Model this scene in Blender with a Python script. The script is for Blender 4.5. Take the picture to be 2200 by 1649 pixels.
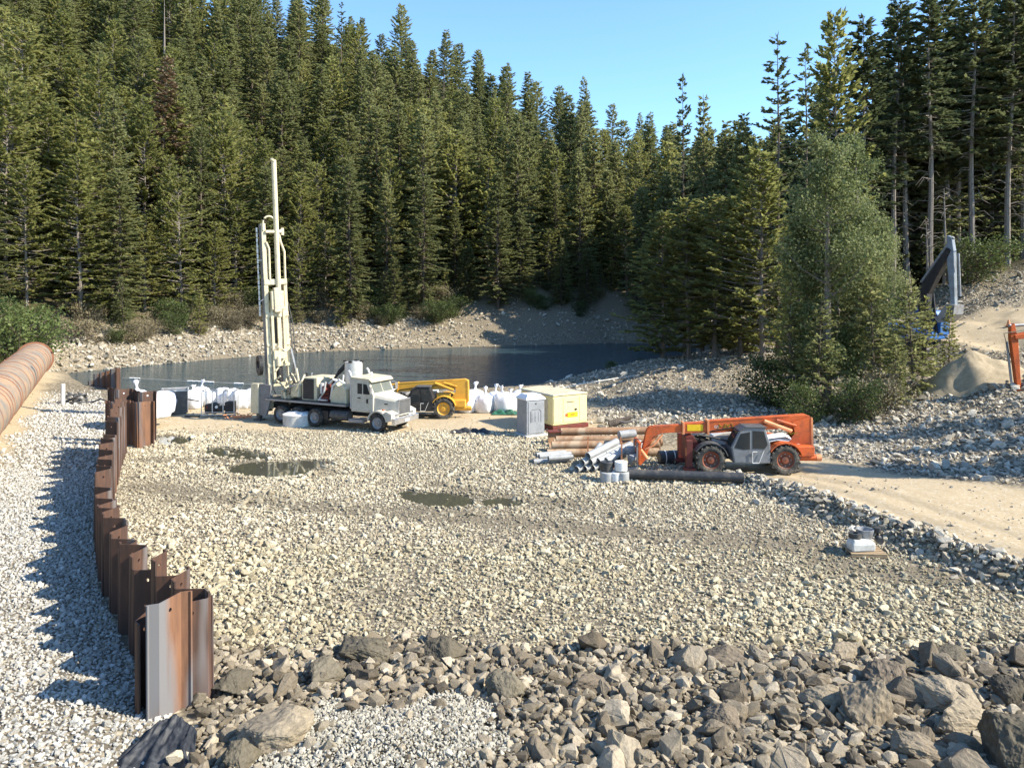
import bpy, bmesh, math, random
import numpy as np
from mathutils import Vector, Matrix, Euler

for _o in list(bpy.data.objects):
    bpy.data.objects.remove(_o, do_unlink=True)
SC = bpy.context.scene
ROOT = SC.collection
RAD = math.radians

# ------------------------------------------------------------------ camera
cam_d = bpy.data.cameras.new("camera")
cam_d.sensor_width = 36.0
cam_d.lens = 27.0
cam_d.shift_y = -0.0939
cam_d.clip_start = 0.1
cam_d.clip_end = 3000.0
cam = bpy.data.objects.new("camera", cam_d)
cam.location = (0, 0, 8.0)
cam.rotation_euler = (RAD(90), 0, 0)
ROOT.objects.link(cam)
SC.camera = cam

# ------------------------------------------------------------------ sky and sun
SUN_EL, SUN_AZ = 37.0, -12.0            # elevation, degrees behind the +X direction
sdir = Vector((math.cos(RAD(SUN_EL)) * math.cos(RAD(SUN_AZ)), math.cos(RAD(SUN_EL)) * math.sin(RAD(SUN_AZ)), math.sin(RAD(SUN_EL))))
world = bpy.data.worlds.new("World")
SC.world = world
world.use_nodes = True
wn = world.node_tree
wn.nodes.clear()
sky = wn.nodes.new("ShaderNodeTexSky")
sky.sky_type = 'NISHITA'
sky.sun_disc = False
sky.sun_elevation = RAD(SUN_EL)
sky.sun_rotation = RAD(90 - SUN_AZ)
sky.altitude = 600
sky.air_density = 1.0
sky.dust_density = 0.3
sky.ozone_density = 1.2
bg = wn.nodes.new("ShaderNodeBackground")
bg.inputs['Strength'].default_value = 0.145
wo = wn.nodes.new("ShaderNodeOutputWorld")
tintn = wn.nodes.new("ShaderNodeMix"); tintn.data_type = 'RGBA'; tintn.blend_type = 'MULTIPLY'
tintn.inputs[0].default_value = 1.0; tintn.inputs[7].default_value = (0.76, 0.97, 1.12, 1)      # clear, slightly cyan mountain air
wn.links.new(sky.outputs[0], tintn.inputs[6])
wn.links.new(tintn.outputs[2], bg.inputs[0])
wn.links.new(bg.outputs[0], wo.inputs[0])
sun_d = bpy.data.lights.new("sun", 'SUN')
sun_d.energy = 5.0
sun_d.angle = RAD(0.5)
sun_d.color = (1.0, 0.91, 0.76)
sun = bpy.data.objects.new("sun", sun_d)
sun.rotation_euler = sdir.to_track_quat('Z', 'Y').to_euler()
sun.location = (60, 5, 60)
ROOT.objects.link(sun)
SC.view_settings.view_transform = 'Standard'
SC.view_settings.look = 'None'
SC.view_settings.exposure = 1.1
SC.view_settings.gamma = 1.0
SC.view_settings.use_curve_mapping = False
SC.cycles.max_bounces = 8
SC.cycles.diffuse_bounces = 5
SC.cycles.glossy_bounces = 3
SC.cycles.transmission_bounces = 6
SC.cycles.transparent_max_bounces = 6
SC.cycles.use_denoising = True

# ------------------------------------------------------------------ helpers
F_PX, CX, HOR, CAMZ = 1650.0, 1100.0, 618.0, 8.0
def GP(px, py, z=0.0):
    """ground position of a point of the photograph that lies at height z"""
    Y = (CAMZ - z) * F_PX / (py - HOR)
    return ((px - CX) * Y / F_PX, Y)
def PT(px, py, Y):
    return Vector(((px - CX) * Y / F_PX, Y, CAMZ - (py - HOR) * Y / F_PX))

def tag(o, label=None, cat=None, group=None, kind=None):
    if label: o['label'] = label
    if cat: o['category'] = cat
    if group: o['group'] = group
    if kind: o['kind'] = kind
    return o
def empty(name, loc=(0, 0, 0), rz=0.0, parent=None, rot=None, scale=None):
    o = bpy.data.objects.new(name, None)
    ROOT.objects.link(o)
    o.empty_display_size = 0.3
    o.location = loc
    o.rotation_euler = rot if rot else (0, 0, rz)
    if scale: o.scale = (scale,) * 3 if not hasattr(scale, '__len__') else scale
    if parent: o.parent = parent
    return o
def link(name, me, parent=None, loc=None, rot=None, scale=None):
    o = bpy.data.objects.new(name, me)
    ROOT.objects.link(o)
    if parent: o.parent = parent
    if loc is not None: o.location = loc
    if rot is not None: o.rotation_euler = rot
    if scale is not None: o.scale = (scale,) * 3 if not hasattr(scale, '__len__') else scale
    return o
def copy_tree(o, parent=None):
    c = o.copy()
    ROOT.objects.link(c)
    c.parent = parent
    for ch in list(o.children):
        copy_tree(ch, c)
    return c
def np_mesh(name, V, tris, mat=None, quads=None, smooth=False):
    """fast mesh from numpy arrays"""
    me = bpy.data.meshes.new(name)
    V = np.asarray(V, dtype=np.float32)
    tris = np.asarray(tris, dtype=np.int32).reshape(-1, 3) if tris is not None and len(tris) else np.zeros((0, 3), np.int32)
    quads = np.asarray(quads, dtype=np.int32).reshape(-1, 4) if quads is not None and len(quads) else np.zeros((0, 4), np.int32)
    nt, nq = len(tris), len(quads)
    me.vertices.add(len(V))
    me.vertices.foreach_set('co', V.ravel())
    loops = np.concatenate([tris.ravel(), quads.ravel()])
    me.loops.add(len(loops))
    me.loops.foreach_set('vertex_index', loops)
    me.polygons.add(nt + nq)
    ls = np.concatenate([np.arange(nt) * 3, nt * 3 + np.arange(nq) * 4]).astype(np.int32)
    lt = np.concatenate([np.full(nt, 3), np.full(nq, 4)]).astype(np.int32)
    me.polygons.foreach_set('loop_start', ls)
    me.polygons.foreach_set('loop_total', lt)
    if smooth:
        me.polygons.foreach_set('use_smooth', np.ones(nt + nq, dtype=bool))
    me.update(calc_edges=True)
    if mat: me.materials.append(mat)
    return me

class MB:
    """collects shapes into one mesh"""
    def __init__(self):
        self.v, self.f = [], []
    def add(self, vs, fs):
        b = len(self.v)
        self.v += [tuple(p) for p in vs]
        self.f += [tuple(i + b for i in f) for f in fs]
        return self
    def box(self, x0, x1, y0, y1, z0, z1, M=None):
        vs = [Vector((x, y, z)) for x in (x0, x1) for y in (y0, y1) for z in (z0, z1)]
        if M: vs = [M @ p for p in vs]
        return self.add(vs, [(0, 1, 3, 2), (4, 6, 7, 5), (0, 4, 5, 1), (2, 3, 7, 6), (0, 2, 6, 4), (1, 5, 7, 3)])
    def bar(self, p0, p1, w, h=None):
        """square bar between two points"""
        h = h or w
        p0, p1 = Vector(p0), Vector(p1)
        d = (p1 - p0).normalized()
        up = Vector((0, 0, 1)) if abs(d.z) < 0.95 else Vector((1, 0, 0))
        s = d.cross(up).normalized(); u = s.cross(d)
        vs = []
        for p in (p0, p1):
            for a, b in ((-1, -1), (1, -1), (1, 1), (-1, 1)):
                vs.append(p + s * a * w / 2 + u * b * h / 2)
        return self.add(vs, [(0, 3, 2, 1), (4, 5, 6, 7), (0, 1, 5, 4), (1, 2, 6, 5), (2, 3, 7, 6), (3, 0, 4, 7)])
    def prism(self, poly, a, b, axis='y'):
        """extrude a 2D outline; axis y: outline in XZ, axis x: outline in YZ, axis z: outline in XY"""
        n = len(poly)
        def P(q, t):
            if axis == 'y': return (q[0], t, q[1])
            if axis == 'x': return (t, q[0], q[1])
            return (q[0], q[1], t)
        vs = [P(q, a) for q in poly] + [P(q, b) for q in poly]
        fs = [tuple(range(n)), tuple(range(2 * n - 1, n - 1, -1))]
        fs += [(i, i + n, (i + 1) % n + n, (i + 1) % n) for i in range(n)]
        return self.add(vs, fs)
    def cyl(self, p0, p1, r0, r1=None, n=16, caps=True):
        r1 = r0 if r1 is None else r1
        p0, p1 = Vector(p0), Vector(p1)
        d = (p1 - p0).normalized()
        up = Vector((0, 0, 1)) if abs(d.z) < 0.95 else Vector((1, 0, 0))
        s = d.cross(up).normalized(); u = s.cross(d)
        vs = []
        for p, r in ((p0, r0), (p1, r1)):
            for i in range(n):
                a = 2 * math.pi * i / n
                vs.append(p + (s * math.cos(a) + u * math.sin(a)) * r)
        fs = [(i, (i + 1) % n, (i + 1) % n + n, i + n) for i in range(n)]
        if caps: fs += [tuple(range(n - 1, -1, -1)), tuple(range(n, 2 * n))]
        return self.add(vs, fs)
    def pipe(self, p0, p1, r, t=0.02, n=20):
        """hollow pipe"""
        p0, p1 = Vector(p0), Vector(p1)
        d = (p1 - p0).normalized()
        up = Vector((0, 0, 1)) if abs(d.z) < 0.95 else Vector((1, 0, 0))
        s = d.cross(up).normalized(); u = s.cross(d)
        vs = []
        for p, rr in ((p0, r), (p1, r), (p1, r - t), (p0, r - t)):
            for i in range(n):
                a = 2 * math.pi * i / n
                vs.append(p + (s * math.cos(a) + u * math.sin(a)) * rr)
        fs = []
        for k in range(4):
            k2 = (k + 1) % 4
            fs += [(k * n + i, k * n + (i + 1) % n, k2 * n + (i + 1) % n, k2 * n + i) for i in range(n)]
        return self.add(vs, fs)
    def tube(self, pts, r, n=8):
        pts = [Vector(p) for p in pts]
        vs, fs = [], []
        m = len(pts)
        for k, p in enumerate(pts):
            d = (pts[min(k + 1, m - 1)] - pts[max(k - 1, 0)]).normalized()
            up = Vector((0, 0, 1)) if abs(d.z) < 0.9 else Vector((0, 1, 0))
            s = d.cross(up).normalized(); u = s.cross(d)
            rr = r[k] if hasattr(r, '__len__') else r
            for i in range(n):
                a = 2 * math.pi * i / n
                vs.append(p + (s * math.cos(a) + u * math.sin(a)) * rr)
        for k in range(m - 1):
            fs += [(k * n + i, k * n + (i + 1) % n, (k + 1) * n + (i + 1) % n, (k + 1) * n + i) for i in range(n)]
        fs += [tuple(range(n - 1, -1, -1)), tuple(range((m - 1) * n, m * n))]
        return self.add(vs, fs)
    def loft(self, loops, caps=True):
        n = len(loops[0])
        vs = [p for lp in loops for p in lp]
        fs = []
        for k in range(len(loops) - 1):
            fs += [(k * n + i, k * n + (i + 1) % n, (k + 1) * n + (i + 1) % n, (k + 1) * n + i) for i in range(n)]
        if caps: fs += [tuple(range(n - 1, -1, -1)), tuple(range((len(loops) - 1) * n, len(loops) * n))]
        return self.add(vs, fs)
    def rev(self, c, prof, n=24, axis='y'):
        """revolve profile (offset along axis, radius) round an axis through c, closed profile"""
        c = Vector(c); m = len(prof); vs, fs = [], []
        for i in range(n):
            a = 2 * math.pi * i / n
            for (t, r) in prof:
                if axis == 'y': vs.append(c + Vector((r * math.cos(a), t, r * math.sin(a))))
                else: vs.append(c + Vector((r * math.cos(a), r * math.sin(a), t)))
        for i in range(n):
            j = (i + 1) % n
            fs += [(i * m + k, j * m + k, j * m + (k + 1) % m, i * m + (k + 1) % m) for k in range(m)]
        return self.add(vs, fs)
    def build(self, name, mat, parent=None, bevel=0.0, smooth=False, loc=None, rot=None):
        me = bpy.data.meshes.new(name)
        me.from_pydata(self.v, [], self.f)
        bm = bmesh.new(); bm.from_mesh(me)
        bmesh.ops.recalc_face_normals(bm, faces=bm.faces)
        bm.to_mesh(me); bm.free()
        me.materials.append(mat)
        if smooth:
            me.polygons.foreach_set('use_smooth', np.ones(len(me.polygons), dtype=bool))
            try: me.set_sharp_from_angle(angle=RAD(40))
            except Exception: pass
        o = link(name, me, parent, loc, rot)
        if bevel:
            m = o.modifiers.new('edge', 'BEVEL'); m.width = bevel; m.segments = 2; m.limit_method = 'ANGLE'
        return o

# ------------------------------------------------------------------ numpy noise
_rng = np.random.default_rng(5)
_T = _rng.random((256, 256))
def vnoise(x, y):
    xi, yi = np.floor(x).astype(int), np.floor(y).astype(int)
    fx, fy = x - xi, y - yi
    fx, fy = fx * fx * (3 - 2 * fx), fy * fy * (3 - 2 * fy)
    a, b = _T[xi & 255, yi & 255], _T[(xi + 1) & 255, yi & 255]
    c, d = _T[xi & 255, (yi + 1) & 255], _T[(xi + 1) & 255, (yi + 1) & 255]
    return (a * (1 - fx) + b * fx) * (1 - fy) + (c * (1 - fx) + d * fx) * fy
def fbm(x, y, o=4):
    s, a, t = 0.0, 0.5, 0.0
    for k in range(o):
        s = s + a * vnoise(x * 2 ** k + 17.3 * k, y * 2 ** k + 9.1 * k); t += a; a *= 0.5
    return s / t - 0.5
def sstep(a, b, x):
    t = np.clip((x - a) / (b - a), 0, 1)
    return t * t * (3 - 2 * t)
def sdf_poly(x, y, poly):
    """signed distance, positive inside"""
    d = np.full(x.shape, 1e9); ins = np.zeros(x.shape, bool)
    n = len(poly)
    for i in range(n):
        ax, ay = poly[i]; bx, by = poly[(i + 1) % n]
        ex, ey = bx - ax, by - ay
        t = np.clip(((x - ax) * ex + (y - ay) * ey) / (ex * ex + ey * ey), 0, 1)
        d = np.minimum(d, np.hypot(x - ax - t * ex, y - ay - t * ey))
        c = ((ay > y) != (by > y))
        with np.errstate(divide='ignore', invalid='ignore'):
            xi = (bx - ax) * (y - ay) / (by - ay + 1e-12) + ax
        ins ^= c & (x < xi)
    return np.where(ins, d, -d)
def dist_line(x, y, pts):
    d = np.full(x.shape, 1e9)
    for (ax, ay), (bx, by) in zip(pts[:-1], pts[1:]):
        ex, ey = bx - ax, by - ay
        t = np.clip(((x - ax) * ex + (y - ay) * ey) / (ex * ex + ey * ey), 0, 1)
        d = np.minimum(d, np.hypot(x - ax - t * ex, y - ay - t * ey))
    return d

# ------------------------------------------------------------------ materials
def new_mat(name):
    m = bpy.data.materials.new(name); m.use_nodes = True
    nt = m.node_tree; nt.nodes.clear()
    out = nt.nodes.new('ShaderNodeOutputMaterial')
    p = nt.nodes.new('ShaderNodeBsdfPrincipled')
    nt.links.new(p.outputs[0], out.inputs[0])
    return m, nt, p, out
def node(nt, typ, **kw):
    n = nt.nodes.new(typ)
    for k, v in kw.items():
        if k.startswith('i_'):
            key = k[2:]
            n.inputs[int(key) if key.isdigit() else key].default_value = v
        else: setattr(n, k, v)
    return n
def mixc(nt, fac, a, b, blend='MIX'):
    n = nt.nodes.new('ShaderNodeMix'); n.data_type = 'RGBA'; n.blend_type = blend
    for sock, val in ((n.inputs[0], fac), (n.inputs[6], a), (n.inputs[7], b)):
        if hasattr(val, 'is_linked'): nt.links.new(val, sock)
        elif isinstance(val, (int, float)): sock.default_value = val if sock.type == 'VALUE' else (val, val, val, 1)
        else: sock.default_value = (*val[:3], 1)
    return n.outputs[2]
def ramp(nt, fac, stops):
    n = nt.nodes.new('ShaderNodeValToRGB')
    e = n.color_ramp.elements
    while len(e) < len(stops): e.new(0.5)
    for el, (p, c) in zip(e, stops):
        el.position = p
        el.color = (*c, 1) if hasattr(c, '__len__') else (c, c, c, 1)
    nt.links.new(fac, n.inputs[0])
    return n.outputs[0]
def noise(nt, scale, detail=5, rough=0.6, coord='Object', stretch=None):
    tc = nt.nodes.new('ShaderNodeTexCoord')
    n = node(nt, 'ShaderNodeTexNoise', i_Scale=scale, i_Detail=detail, i_Roughness=rough)
    if stretch:
        mp = node(nt, 'ShaderNodeMapping', i_Scale=stretch)
        nt.links.new(tc.outputs[coord], mp.inputs[0]); nt.links.new(mp.outputs[0], n.inputs['Vector'])
    else: nt.links.new(tc.outputs[coord], n.inputs['Vector'])
    return n.outputs['Fac']
def bump(nt, p, h, strength=0.4, dist=0.02):
    b = node(nt, 'ShaderNodeBump', i_Strength=strength, i_Distance=dist)
    nt.links.new(h, b.inputs['Height']); nt.links.new(b.outputs[0], p.inputs['Normal'])
def paint(name, col, col2=None, rough=0.5, metal=0.0, scale=3.0, lo=0.45, hi=0.7, bmp=0.0, stretch=None, spec=0.4):
    """surface of one colour with patches of wear or dirt in a second one"""
    m, nt, p, out = new_mat(name)
    f = noise(nt, scale, 6, 0.65, stretch=stretch)
    col2 = col2 or tuple(c * 0.7 for c in col)
    c_ = mixc(nt, ramp(nt, f, [(lo, 0.0), (hi, 1.0)]), col, col2)
    nt.links.new(mixc(nt, 1.0, c_, ramp(nt, noise(nt, scale * 6, 6, 0.7), [(0.3, 0.78), (0.7, 1.08)]), 'MULTIPLY'), p.inputs['Base Color'])
    p.inputs['Roughness'].default_value = rough
    p.inputs['Metallic'].default_value = metal
    p.inputs['Specular IOR Level'].default_value = spec
    if bmp: bump(nt, p, f, bmp, 0.02)
    return m
def rust_mat(name, c0=(0.028, 0.018, 0.014), c1=(0.10, 0.046, 0.026), c2=(0.16, 0.145, 0.14), grey=0.70):
    m, nt, p, out = new_mat(name)
    f = noise(nt, 1.6, 8, 0.7, stretch=(3.0, 3.0, 0.35))
    oi = node(nt, 'ShaderNodeObjectInfo')
    g = noise(nt, 0.7, 3, 0.5, stretch=(2.0, 2.0, 0.25))
    add = node(nt, 'ShaderNodeMath', operation='ADD'); nt.links.new(g, add.inputs[0])
    mul = node(nt, 'ShaderNodeMath', operation='MULTIPLY'); nt.links.new(oi.outputs['Random'], mul.inputs[0]); mul.inputs[1].default_value = 0.22
    nt.links.new(mul.outputs[0], add.inputs[1])
    c = mixc(nt, ramp(nt, f, [(0.3, 0.0), (0.68, 1.0)]), c0, c1)
    c = mixc(nt, ramp(nt, add.outputs[0], [(grey, 0.0), (grey + 0.12, 1.0)]), c, c2)
    nt.links.new(c, p.inputs['Base Color'])
    p.inputs['Roughness'].default_value = 0.75
    p.inputs['Metallic'].default_value = 0.0
    bump(nt, p, f, 0.25, 0.01)
    return m
def stone_mat(name, ca, cb, cc, tint_attr=True, tex=9.0, obj_random=True):
    """stone: colour differs from piece to piece"""
    m, nt, p, out = new_mat(name)
    oi = node(nt, 'ShaderNodeObjectInfo')
    c = ramp(nt, oi.outputs['Random'], [(0.0, ca), (0.5, cb), (1.0, cc)])
    f = noise(nt, tex, 5, 0.7)
    c = mixc(nt, 1.0, c, ramp(nt, f, [(0.25, 0.62), (0.7, 1.12)]), 'MULTIPLY')
    f2 = noise(nt, tex * 4.5, 6, 0.75); f3 = noise(nt, tex * .6, 4, 0.6)
    c = mixc(nt, 1.0, c, ramp(nt, f2, [(0.3, 0.72), (0.65, 1.15)]), 'MULTIPLY')
    c = mixc(nt, ramp(nt, f3, [(0.5, 0.0), (0.66, 0.45)]), c, mixc(nt, 1.0, c, (0.62, 0.58, 0.46), 'MULTIPLY'))
    if tint_attr:
        at = node(nt, 'ShaderNodeAttribute', attribute_type='INSTANCER', attribute_name='tint')
        c = mixc(nt, 1.0, c, at.outputs['Color'], 'MULTIPLY')
    nt.links.new(c, p.inputs['Base Color'])
    p.inputs['Roughness'].default_value = 0.9
    p.inputs['Specular IOR Level'].default_value = 0.2
    bm_ = node(nt, 'ShaderNodeMath', operation='ADD'); nt.links.new(f, bm_.inputs[0]); nt.links.new(f2, bm_.inputs[1])
    bump(nt, p, bm_.outputs[0], 0.7, 0.03)
    return m
def leaf_mat(name, dark, mid, light, rand_amt=1.0, trans=0.25):
    m, nt, p, out = new_mat(name)
    oi = node(nt, 'ShaderNodeObjectInfo')
    ge = node(nt, 'ShaderNodeNewGeometry')
    mx = node(nt, 'ShaderNodeMath', operation='MULTIPLY_ADD')
    nt.links.new(ge.outputs['Random Per Island'], mx.inputs[0]); mx.inputs[1].default_value = 0.5
    m2 = node(nt, 'ShaderNodeMath', operation='MULTIPLY'); nt.links.new(oi.outputs['Random'], m2.inputs[0]); m2.inputs[1].default_value = 0.5
    nt.links.new(m2.outputs[0], mx.inputs[2])
    c = ramp(nt, mx.outputs[0], [(0.08, dark), (0.5, mid), (0.92, light)])
    nt.links.new(c, p.inputs['Base Color'])
    p.inputs['Roughness'].default_value = 0.65
    p.inputs['Specular IOR Level'].default_value = 0.25
    tr = node(nt, 'ShaderNodeBsdfTranslucent'); nt.links.new(c, tr.inputs[0])
    ms = node(nt, 'ShaderNodeMixShader'); ms.inputs[0].default_value = trans
    nt.links.new(p.outputs[0], ms.inputs[1]); nt.links.new(tr.outputs[0], ms.inputs[2])
    nt.links.new(ms.outputs[0], out.inputs[0])
    return m

M = {}
M['cream'] = paint('cream_paint', (0.62, 0.55, 0.38), (0.42, 0.36, 0.24), 0.45, scale=2.5, lo=0.5, hi=0.75)
M['cabwhite'] = paint('cab_paint', (0.58, 0.53, 0.43), (0.40, 0.35, 0.26), 0.4, scale=2.0, lo=0.5, hi=0.8)
M['white'] = paint('white_paint', (0.78, 0.77, 0.74), (0.6, 0.58, 0.53), 0.5, scale=2.0)
M['bag'] = paint('woven_bag', (0.80, 0.81, 0.82), (0.66, 0.68, 0.70), 0.7, scale=4.0, bmp=0.5)
M['black'] = paint('black_steel', (0.018, 0.018, 0.02), (0.05, 0.045, 0.04), 0.55, scale=4.0)
M['darkgrey'] = paint('dark_grey_steel', (0.07, 0.072, 0.075), (0.13, 0.12, 0.1), 0.5, scale=4.0)
M['rubber'] = paint('tyre_rubber', (0.022, 0.022, 0.022), (0.14, 0.12, 0.09), 0.85, scale=5.0, lo=0.42, hi=0.8, bmp=0.3)
M['dustytyre'] = paint('dusty_tyre', (0.035, 0.034, 0.032), (0.24, 0.21, 0.16), 0.9, scale=3.5, lo=0.42, hi=0.72, bmp=0.3)
M['chrome'] = paint('bright_metal', (0.72, 0.74, 0.78), (0.5, 0.5, 0.5), 0.28, 0.85)
M['steel'] = paint('grey_steel', (0.34, 0.35, 0.36), (0.22, 0.2, 0.18), 0.5, 0.3)
M['silver'] = paint('dull_silver', (0.62, 0.62, 0.60), (0.42, 0.41, 0.38), 0.45, 0.25)
M['orange'] = paint('orange_paint', (0.60, 0.12, 0.026), (0.30, 0.075, 0.03), 0.5, scale=1.8, lo=0.45, hi=0.7)
M['paleorange'] = paint('pale_orange', (0.75, 0.30, 0.13), (0.6, 0.2, 0.07), 0.5)  # paler orange than the main paint
M['darkred'] = paint('dark_red_paint', (0.16, 0.03, 0.022), (0.08, 0.03, 0.02), 0.6)
M['yellow'] = paint('yellow_paint', (0.72, 0.38, 0.045), (0.5, 0.26, 0.05), 0.45, scale=2.5, lo=0.5, hi=0.8)
M['paleyellow'] = paint('pale_yellow_paint', (0.82, 0.70, 0.34), (0.66, 0.55, 0.30), 0.45, scale=1.5, lo=0.5, hi=0.85)
M['sticker'] = paint('yellow_placard', (0.85, 0.55, 0.02), (0.8, 0.5, 0.02), 0.4)
M['grey'] = paint('cab_grey', (0.20, 0.21, 0.22), (0.14, 0.14, 0.14), 0.5, scale=2.0)
M['toilet'] = paint('grey_plastic', (0.31, 0.32, 0.33), (0.24, 0.25, 0.26), 0.55, scale=2.0)
M['toiletroof'] = paint('pale_plastic', (0.78, 0.80, 0.82), (0.7, 0.7, 0.7), 0.5)
M['blue'] = paint('blue_paint', (0.03, 0.16, 0.48), (0.05, 0.12, 0.3), 0.4, scale=2.0)
M['blsteel'] = paint('pale_blue_steel', (0.26, 0.30, 0.34), (0.18, 0.2, 0.22), 0.4, scale=2.0)
M['wood'] = paint('weathered_wood', (0.40, 0.29, 0.17), (0.26, 0.18, 0.1), 0.8, scale=6.0, stretch=(1, 8, 8), bmp=0.3)
M['bark'] = paint('bark', (0.10, 0.075, 0.055), (0.19, 0.16, 0.13), 0.95, scale=5.0, stretch=(3, 3, 0.5), bmp=0.5)
M['palebark'] = paint('pale_bark', (0.24, 0.21, 0.18), (0.13, 0.1, 0.08), 0.95, scale=4.0, stretch=(3, 3, 0.5), bmp=0.5)
M['pvc'] = paint('grey_pvc', (0.36, 0.37, 0.37), (0.26, 0.26, 0.25), 0.5, scale=3.0)
M['hdpe'] = paint('black_pipe', (0.045, 0.046, 0.048), (0.16, 0.14, 0.11), 0.5, scale=2.0, lo=0.5, hi=0.8)
M['inside'] = paint('dark_inside', (0.012, 0.012, 0.012), (0.02, 0.02, 0.02), 0.9)
M['rustpipe'] = rust_mat('rusty_pipe_steel', (0.20, 0.115, 0.065), (0.36, 0.21, 0.11), (0.42, 0.31, 0.2), 0.66)
M['culvert'] = paint('weathered_culvert_steel', (0.36, 0.24, 0.15), (0.21, 0.19, 0.16), 0.8, scale=0.9, lo=.42, hi=.6, bmp=.2)
M['culvrust'] = rust_mat('rusty_hoop', (0.16, 0.07, 0.04), (0.30, 0.13, 0.07), (0.3, 0.2, 0.13), 0.7)
M['rimorange'] = paint('dusty_orange_rim', (0.30, 0.075, 0.03), (0.10, 0.06, 0.045), 0.7, scale=4.0, lo=.35, hi=.65)
M['pile'] = rust_mat('sheet_pile_rust')
M['pilelight'] = rust_mat('sheet_pile_orange_rust', (0.085, 0.042, 0.026), (0.23, 0.11, 0.055), (0.15, 0.145, 0.145), 0.62)
M['concrete'] = paint('white_concrete', (0.62, 0.62, 0.58), (0.44, 0.43, 0.39), 0.8, scale=3.0, lo=0.4, hi=0.75, bmp=0.15)
M['cloth'] = paint('black_geotextile', (0.02, 0.022, 0.026), (0.06, 0.062, 0.065), 0.6, scale=6.0, bmp=0.3)
M['rope'] = paint('pale_rope', (0.6, 0.6, 0.57), (0.5, 0.5, 0.46), 0.7)
M['green'] = paint('green_tarp', (0.02, 0.12, 0.07), (0.03, 0.08, 0.05), 0.6)
M['paintmark'] = paint('yellow_green_spray', (0.45, 0.42, 0.05), (0.3, 0.3, 0.05), 0.7)
M['whitemark'] = paint('white_lettering', (0.75, 0.72, 0.68), (0.7, 0.7, 0.66), 0.6)
def glass_mat(name, col, rough=0.08):
    m, nt, p, out = new_mat(name)
    f = noise(nt, 2.0, 3)
    nt.links.new(mixc(nt, f, col, tuple(c * 1.6 for c in col)), p.inputs['Base Color'])
    p.inputs['Roughness'].default_value = rough
    p.inputs['Specular IOR Level'].default_value = 0.35
    return m
M['glass'] = glass_mat('dark_window', (0.02, 0.024, 0.026))
M['glasslight'] = glass_mat('windshield_glass', (0.10, 0.11, 0.10))

def water_mat(name, col, rough, s1, st, strength):
    m, nt, p, out = new_mat(name)
    f1 = noise(nt, s1, 4, 0.55, stretch=st)
    p.inputs['Base Color'].default_value = (*col, 1)
    p.inputs['Roughness'].default_value = rough
    p.inputs['IOR'].default_value = 1.33
    p.inputs['Specular IOR Level'].default_value = 0.5
    bump(nt, p, f1, strength, 0.06 if rough < 0.05 else 0.3)
    return m
M['lake'] = water_mat('lake_water', (0.028, 0.055, 0.070), 0.12, 1.6, (0.30, 1.0, 1), 1.0)
M['puddle'] = water_mat('puddle_water', (0.06, 0.058, 0.042), 0.03, 1.0, (1, 1, 1), 0.02)

# foliage
M['fir'] = leaf_mat('fir_needles', (0.135, 0.152, 0.066), (0.222, 0.238, 0.098), (0.32, 0.322, 0.145), trans=0.57)
M['pine'] = leaf_mat('pine_needles', (0.17, 0.185, 0.062), (0.27, 0.277, 0.092), (0.37, 0.36, 0.14), trans=0.57)
M['darkfir'] = leaf_mat('dark_fir_needles', (0.06, 0.078, 0.040), (0.11, 0.132, 0.060), (0.18, 0.195, 0.09), trans=0.4)
M['cotton'] = leaf_mat('cottonwood_leaves', (0.10, 0.13, 0.048), (0.19, 0.22, 0.088), (0.38, 0.38, 0.20), trans=0.45)
M['bush'] = leaf_mat('bush_leaves', (0.04, 0.06, 0.02), (0.075, 0.105, 0.03), (0.125, 0.155, 0.048))
M['dryshrub'] = leaf_mat('dry_shrub', (0.09, 0.078, 0.048), (0.18, 0.155, 0.095), (0.26, 0.215, 0.12), trans=0.1)
M['deadneedle'] = leaf_mat('dead_brown_needles', (0.15, 0.11, 0.07), (0.28, 0.205, 0.13), (0.38, 0.29, 0.20), trans=0.15)
# ------------------------------------------------------------------ terrain
WATER_Z = -1.0
LAKE = [(-47, 81), (-38, 96), (-30, 107), (-10, 116), (5, 121), (16, 125), (24, 123), (27.5, 115), (25, 104), (15.5, 85), (12, 80.5), (6.5, 75.5), (0, 66), (-10, 62), (-25, 60), (-38, 69)]
HILL = [(-500, -60), (-31, -60), (-31, 30), (-38, 48), (-45, 64), (-47.5, 80), (-38, 96), (-30, 107), (-10, 116), (5, 121), (16, 125), (24, 123), (28, 115.5), (40, 116), (75, 126), (140, 150), (500, 190), (500, 700), (-500, 700)]
WALL = [(-5.75, 13.9), (-8.4, 17.3), (-10.9, 20.8), (-13.1, 24.6), (-15.2, 28.8), (-17.4, 33.6), (-19.4, 38.2)]
WALL_EXT = [(-4.5, 8.0)] + WALL + [(-25, 48), (-33, 62), (-40, 75)]
ROAD_A = [(7.0, 37.5), (9.9, 32.0), (11.8, 26.3), (13.9, 21.0), (17.5, 12.0), (20, 6)]
ROAD_B = [(12.5, 39.0), (15.0, 36.0), (19.6, 29.5), (24.5, 22.0), (28, 16), (30, 6)]
LANES = [[(-15.2, 31.2), (-10, 29.2), (-5.8, 28.0), (0, 26.6), (5.3, 24.9), (9.5, 24.0)], [(-17, 36), (-12, 35.2), (-8, 33.6)], [(-3.0, 31.5), (-1.0, 29.4), (2.2, 28.6)], [(9, 22.6), (13, 21.0)]]
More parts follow.
